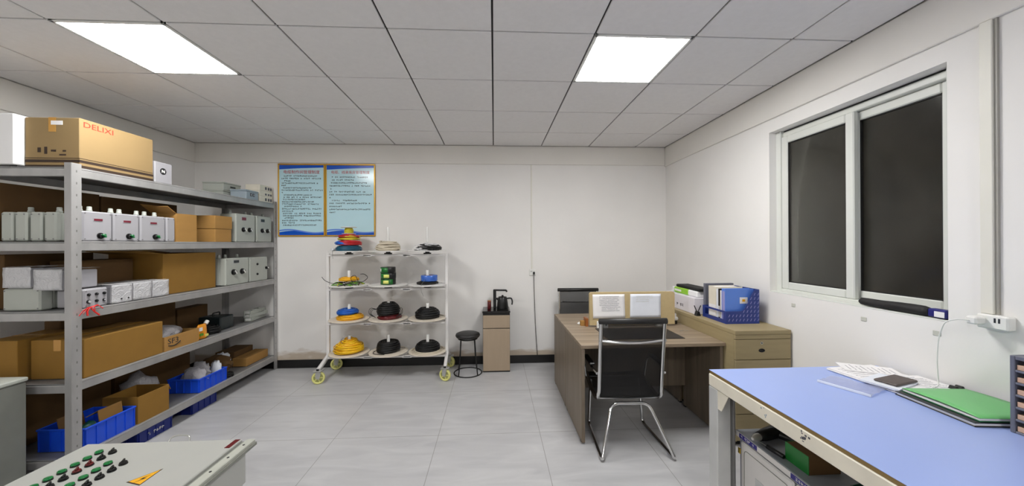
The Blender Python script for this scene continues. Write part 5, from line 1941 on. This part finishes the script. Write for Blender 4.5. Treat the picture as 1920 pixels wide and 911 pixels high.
MLX = Matrix(((0, 0, -1, 0), (-1, 0, 0, 0), (0, 1, 0, 0), (0, 0, 0, 1)))
for k, (y0, y1) in enumerate(((0.965, 1.09), (0.63, 0.765), (0.28, 0.41))):
    m = MB()
    m.box(-0.0042, -0.0032, y0, y1, TH - 0.026, TH - 0.003, 'label_navy')
    marks(m, -y1 + 0.012, -y0 - 0.01, TH - 0.0145, 0.0135, 'white_plastic', Matrix.Translation((-0.0043, 0, 0)) @ MLX, random.Random(30 + k))
    m.build('name_label', t)
# things on the tool cabinet
cz = TH + 0.0005
t = thing('cordless_drill', 'black cordless drill lying on the tool cabinet beside the green box', 'drill', (1.435, 1.74, cz), 0.35)
m = MB()
m.lathe([(0.012, -0.1), (0.022, -0.095), (0.03, -0.04), (0.032, 0.06), (0.026, 0.085), (0.0, 0.09)], 'black_plastic', 16, M=T(0, 0, 0.033) @ RY(PI / 2))
m.build('motor_housing', t)
m = MB(); m.tube([(0.03, -0.025, 0.026), (0.05, -0.09, 0.022), (0.055, -0.12, 0.022)], [0.02, 0.019, 0.022], 'black_plastic', 10); m.build('grip', t)
m = MB(); m.box(0.02, 0.09, -0.165, -0.123, 0.0, 0.05, 'black_plastic', 0.005); m.build('battery', t)
m = MB(); m.lathe([(0.018, 0), (0.018, 0.02), (0.01, 0.045), (0.006, 0.05)], 'zinc', 14, M=T(-0.1, 0, 0.033) @ RY(-PI / 2)); m.build('chuck', t)
t = thing('screwdriver', 'thin black screwdriver lying on the tool cabinet near its corner', 'screwdriver', (1.352, 1.62, cz), 1.7)
m = MB(); m.cyl(0.011, -0.05, 0.04, 'black_plastic', 12, M=T(0, 0, 0.0112) @ RY(PI / 2), bev=0.003); m.build('handle', t)
m = MB(); m.cyl(0.003, 0.0405, 0.13, 'grey_dark_metal', 10, M=T(0, 0, 0.0112) @ RY(PI / 2)); m.build('shaft', t)
t = thing('green_box', 'green cardboard box with a brown side standing on the tool cabinet', 'box', (1.37, 1.455, cz), 0)
m = MB(); m.box(0, 0.15, 0.1205, 0.123, 0.0, 0.082, 'package_green', 0.0005); m.box(0, 0.0025, 0, 0.12, 0, 0.082, 'package_green', 0.0005)
m.build('green_face', t)
m = MB(); m.box(0.003, 0.15, 0, 0.12, 0, 0.082, 'cardboard_dark', 0.002); m.build('body', t)
t = thing('pliers', 'green-handled pliers lying on the tool cabinet in front of the green box', 'pliers', (1.43, 1.33, cz), 0.2)
for s_ in (-1, 1):
    m = MB(); m.tube([(0.0, 0.0, 0.011), (0.05, s_ * 0.022, 0.011), (0.13, s_ * 0.02, 0.011)], [0.007, 0.01, 0.008], 'tool_green', 10); m.build('handle', t)
m = MB(); m.prism([(-0.06, -0.005), (-0.06, 0.005), (-0.02, 0.016), (0.005, 0.012), (0.005, -0.012), (-0.02, -0.016)], 0.004, 0.018, 'grey_dark_metal'); m.build('jaws', t)
lump('dark rag bundled on the tool cabinet under the bench', 'rag', 'rag', (1.62, 1.22, cz), (0.16, 0.14, 0.09), 'fabric_black', 40, amp=0.35)

# on the bench
bz = BZ + 0.0005


def sheet_stack(label, name, cat, loc, rotz, w_, d, h, mat, lines=0, curl=0.004, seed=1, group=None):
    t = thing(name, label, cat, loc, rotz, group)
    m = MB()
    n = max(1, int(h / 0.003))
    rn = random.Random(seed)
    for k in range(n):
        a, c_ = rn.uniform(-0.006, 0.006), rn.uniform(-0.006, 0.006)
        m.box(-w_ / 2 + a, w_ / 2 + a, -d / 2 + c_, d / 2 + c_, h * k / n, h * (k + 0.9) / n, mat)
    m.build('pages', t)
    if lines:
        m = MB()
        for q in range(lines):
            yy = d * 0.38 - q * d * 0.76 / max(1, lines - 1)
            marks(m, -w_ * 0.4, w_ * (0.4 - 0.25 * rn.random()), yy, 0.0048, 'ink_soft', T(0, 0, h * (n - 0.1) / n + 0.0002), rn)
        m.build('printed_text', t)
    return t


GP = 'loose papers on the bench'
sheet_stack('wide pile of white papers lying under the other papers by the wall', 'paper_stack', 'paper', (2.0, 1.70, bz), 0.1, 0.29, 0.31, 0.012, 'paper', 12, seed=2, group=GP)
sheet_stack('printed papers on the pile, farthest from the green folder', 'paper_stack', 'paper', (2.03, 1.79, bz + 0.0125), 1.1, 0.13, 0.24, 0.006, 'paper', 9, seed=3, group=GP)
sheet_stack('pale papers under the phone on the paper pile', 'paper_stack', 'paper', (1.945, 1.62, bz + 0.0125), -1.2, 0.14, 0.2, 0.009, 'paper_cool', 0, seed=4, group=GP)
t = sheet_stack('clipped white papers by the wall beside the green folder', 'paper_stack', 'paper', (2.112, 1.597, bz + 0.0125), 0.0, 0.12, 0.165, 0.006, 'paper', 8, seed=5, group=GP)
m = MB()
for k, x in enumerate((0.03, 0.06)):
    m.prism([(-0.012, 0), (0.012, 0), (0.004, 0.014), (-0.004, 0.014)], -0.012, 0.012, 'black_plastic', T(x, -0.078, 0.0065) @ FRONT)
m.build('binder_clip', t)
t = thing('mobile_phone', 'phone in a dark case lying on the paper pile', 'phone', (1.965, 1.61, bz + 0.0222), -1.3)
m = MB(); m.box(-0.044, 0.044, -0.086, 0.086, 0, 0.0095, 'phone_case', 0.004); m.build('case', t)
m = MB(); m.box(-0.04, 0.04, -0.082, 0.082, 0.0097, 0.0103, 'phone_case', 0.0002); m.build('screen', t)
t = thing('clear_sleeve', 'clear plastic sleeve lying on the blue bench top beside the papers', 'plastic sleeve', (1.745, 1.62, bz), 0.4)
m = MB(); g = [[(-0.08 + 0.16 * i / 6, -0.1 + 0.2 * j / 6, 0.004 + 0.006 * abs(math.sin(i * 1.1 + j))) for j in range(7)] for i in range(7)]
m.sheet(g, 0.0006, 'clear_plastic'); m.build('sheet', t)
m = MB(); m.box(-0.084, -0.08, -0.1, 0.1, 0.0005, 0.012, 'paper_cool', 0.001); m.build('spine', t)
t = thing('green_folder', 'green folder lying on a black folder on the bench', 'folder', (2.005, 1.362, bz + 0.0172), -0.1)
m = MB()
g = [[(-0.14 + 0.28 * i / 8, -0.14 + 0.28 * j / 8, 0.014 + 0.006 * math.sin(j / 8 * PI)) for j in range(9)] for i in range(9)]
m.sheet(g, 0.0012, 'folder_green'); m.build('cover', t)
m = MB(); m.box(-0.137, 0.137, -0.137, 0.137, 0.003, 0.011, 'paper'); m.build('pages', t)
m = MB(); m.box(-0.14, 0.14, -0.14, 0.14, 0, 0.002, 'folder_green_dark'); m.build('back_cover', t)
t = thing('black_folder', 'black folder lying under the green folder on the bench', 'folder', (1.993, 1.362, bz), -0.1)
m = MB(); m.box(-0.155, 0.15, -0.145, 0.145, 0, 0.003, 'black_plastic', 0.001); m.box(-0.155, 0.15, -0.145, 0.145, 0.0135, 0.0165, 'black_plastic', 0.001); m.build('cover', t)
m = MB(); m.box(-0.15, 0.145, -0.14, 0.14, 0.0035, 0.013, 'paper'); m.build('pages', t)
# grey drawer organiser at the edge of the view
t = thing('drawer_organiser', 'grey parts organiser with small tan drawers at the edge of the bench', 'parts organiser', (1.912, 0.928, bz), 0)
OW, OD, OH = 0.25, 0.27, 0.285
m = MB()
m.box(0, OW, OD - 0.012, OD, 0, OH, 'rack_grey', 0.002)
m.box(0, OW, 0, 0.012, 0, OH, 'rack_grey', 0.002)
m.box(OW - 0.006, OW, 0.0125, OD - 0.0125, 0, OH, 'rack_grey')
for k in range(7):
    z = k * (OH - 0.014) / 6
    m.box(0.002, OW - 0.0065, 0.0125, OD - 0.0125, z, z + (0.014 if k == 6 else 0.008), 'rack_grey', 0.001)
m.build('housing', t)
for k in range(6):
    for c_ in range(2):
        z = k * (OH - 0.014) / 6 + 0.009
        y0 = 0.014 + c_ * 0.122
        m = MB()
        m.box(0.006, 0.01, y0, y0 + 0.119, z, z + 0.018, 'drawer_tan', 0.001)
        m.box(0.01, OW - 0.01, y0, y0 + 0.119, z, z + 0.003, 'drawer_tan')
        m.box(0.01, OW - 0.01, y0, y0 + 0.003, z + 0.003, z + 0.016, 'drawer_tan')
        m.box(0.01, OW - 0.01, y0 + 0.116, y0 + 0.119, z + 0.003, z + 0.016, 'drawer_tan')
        m.build('drawer', t)
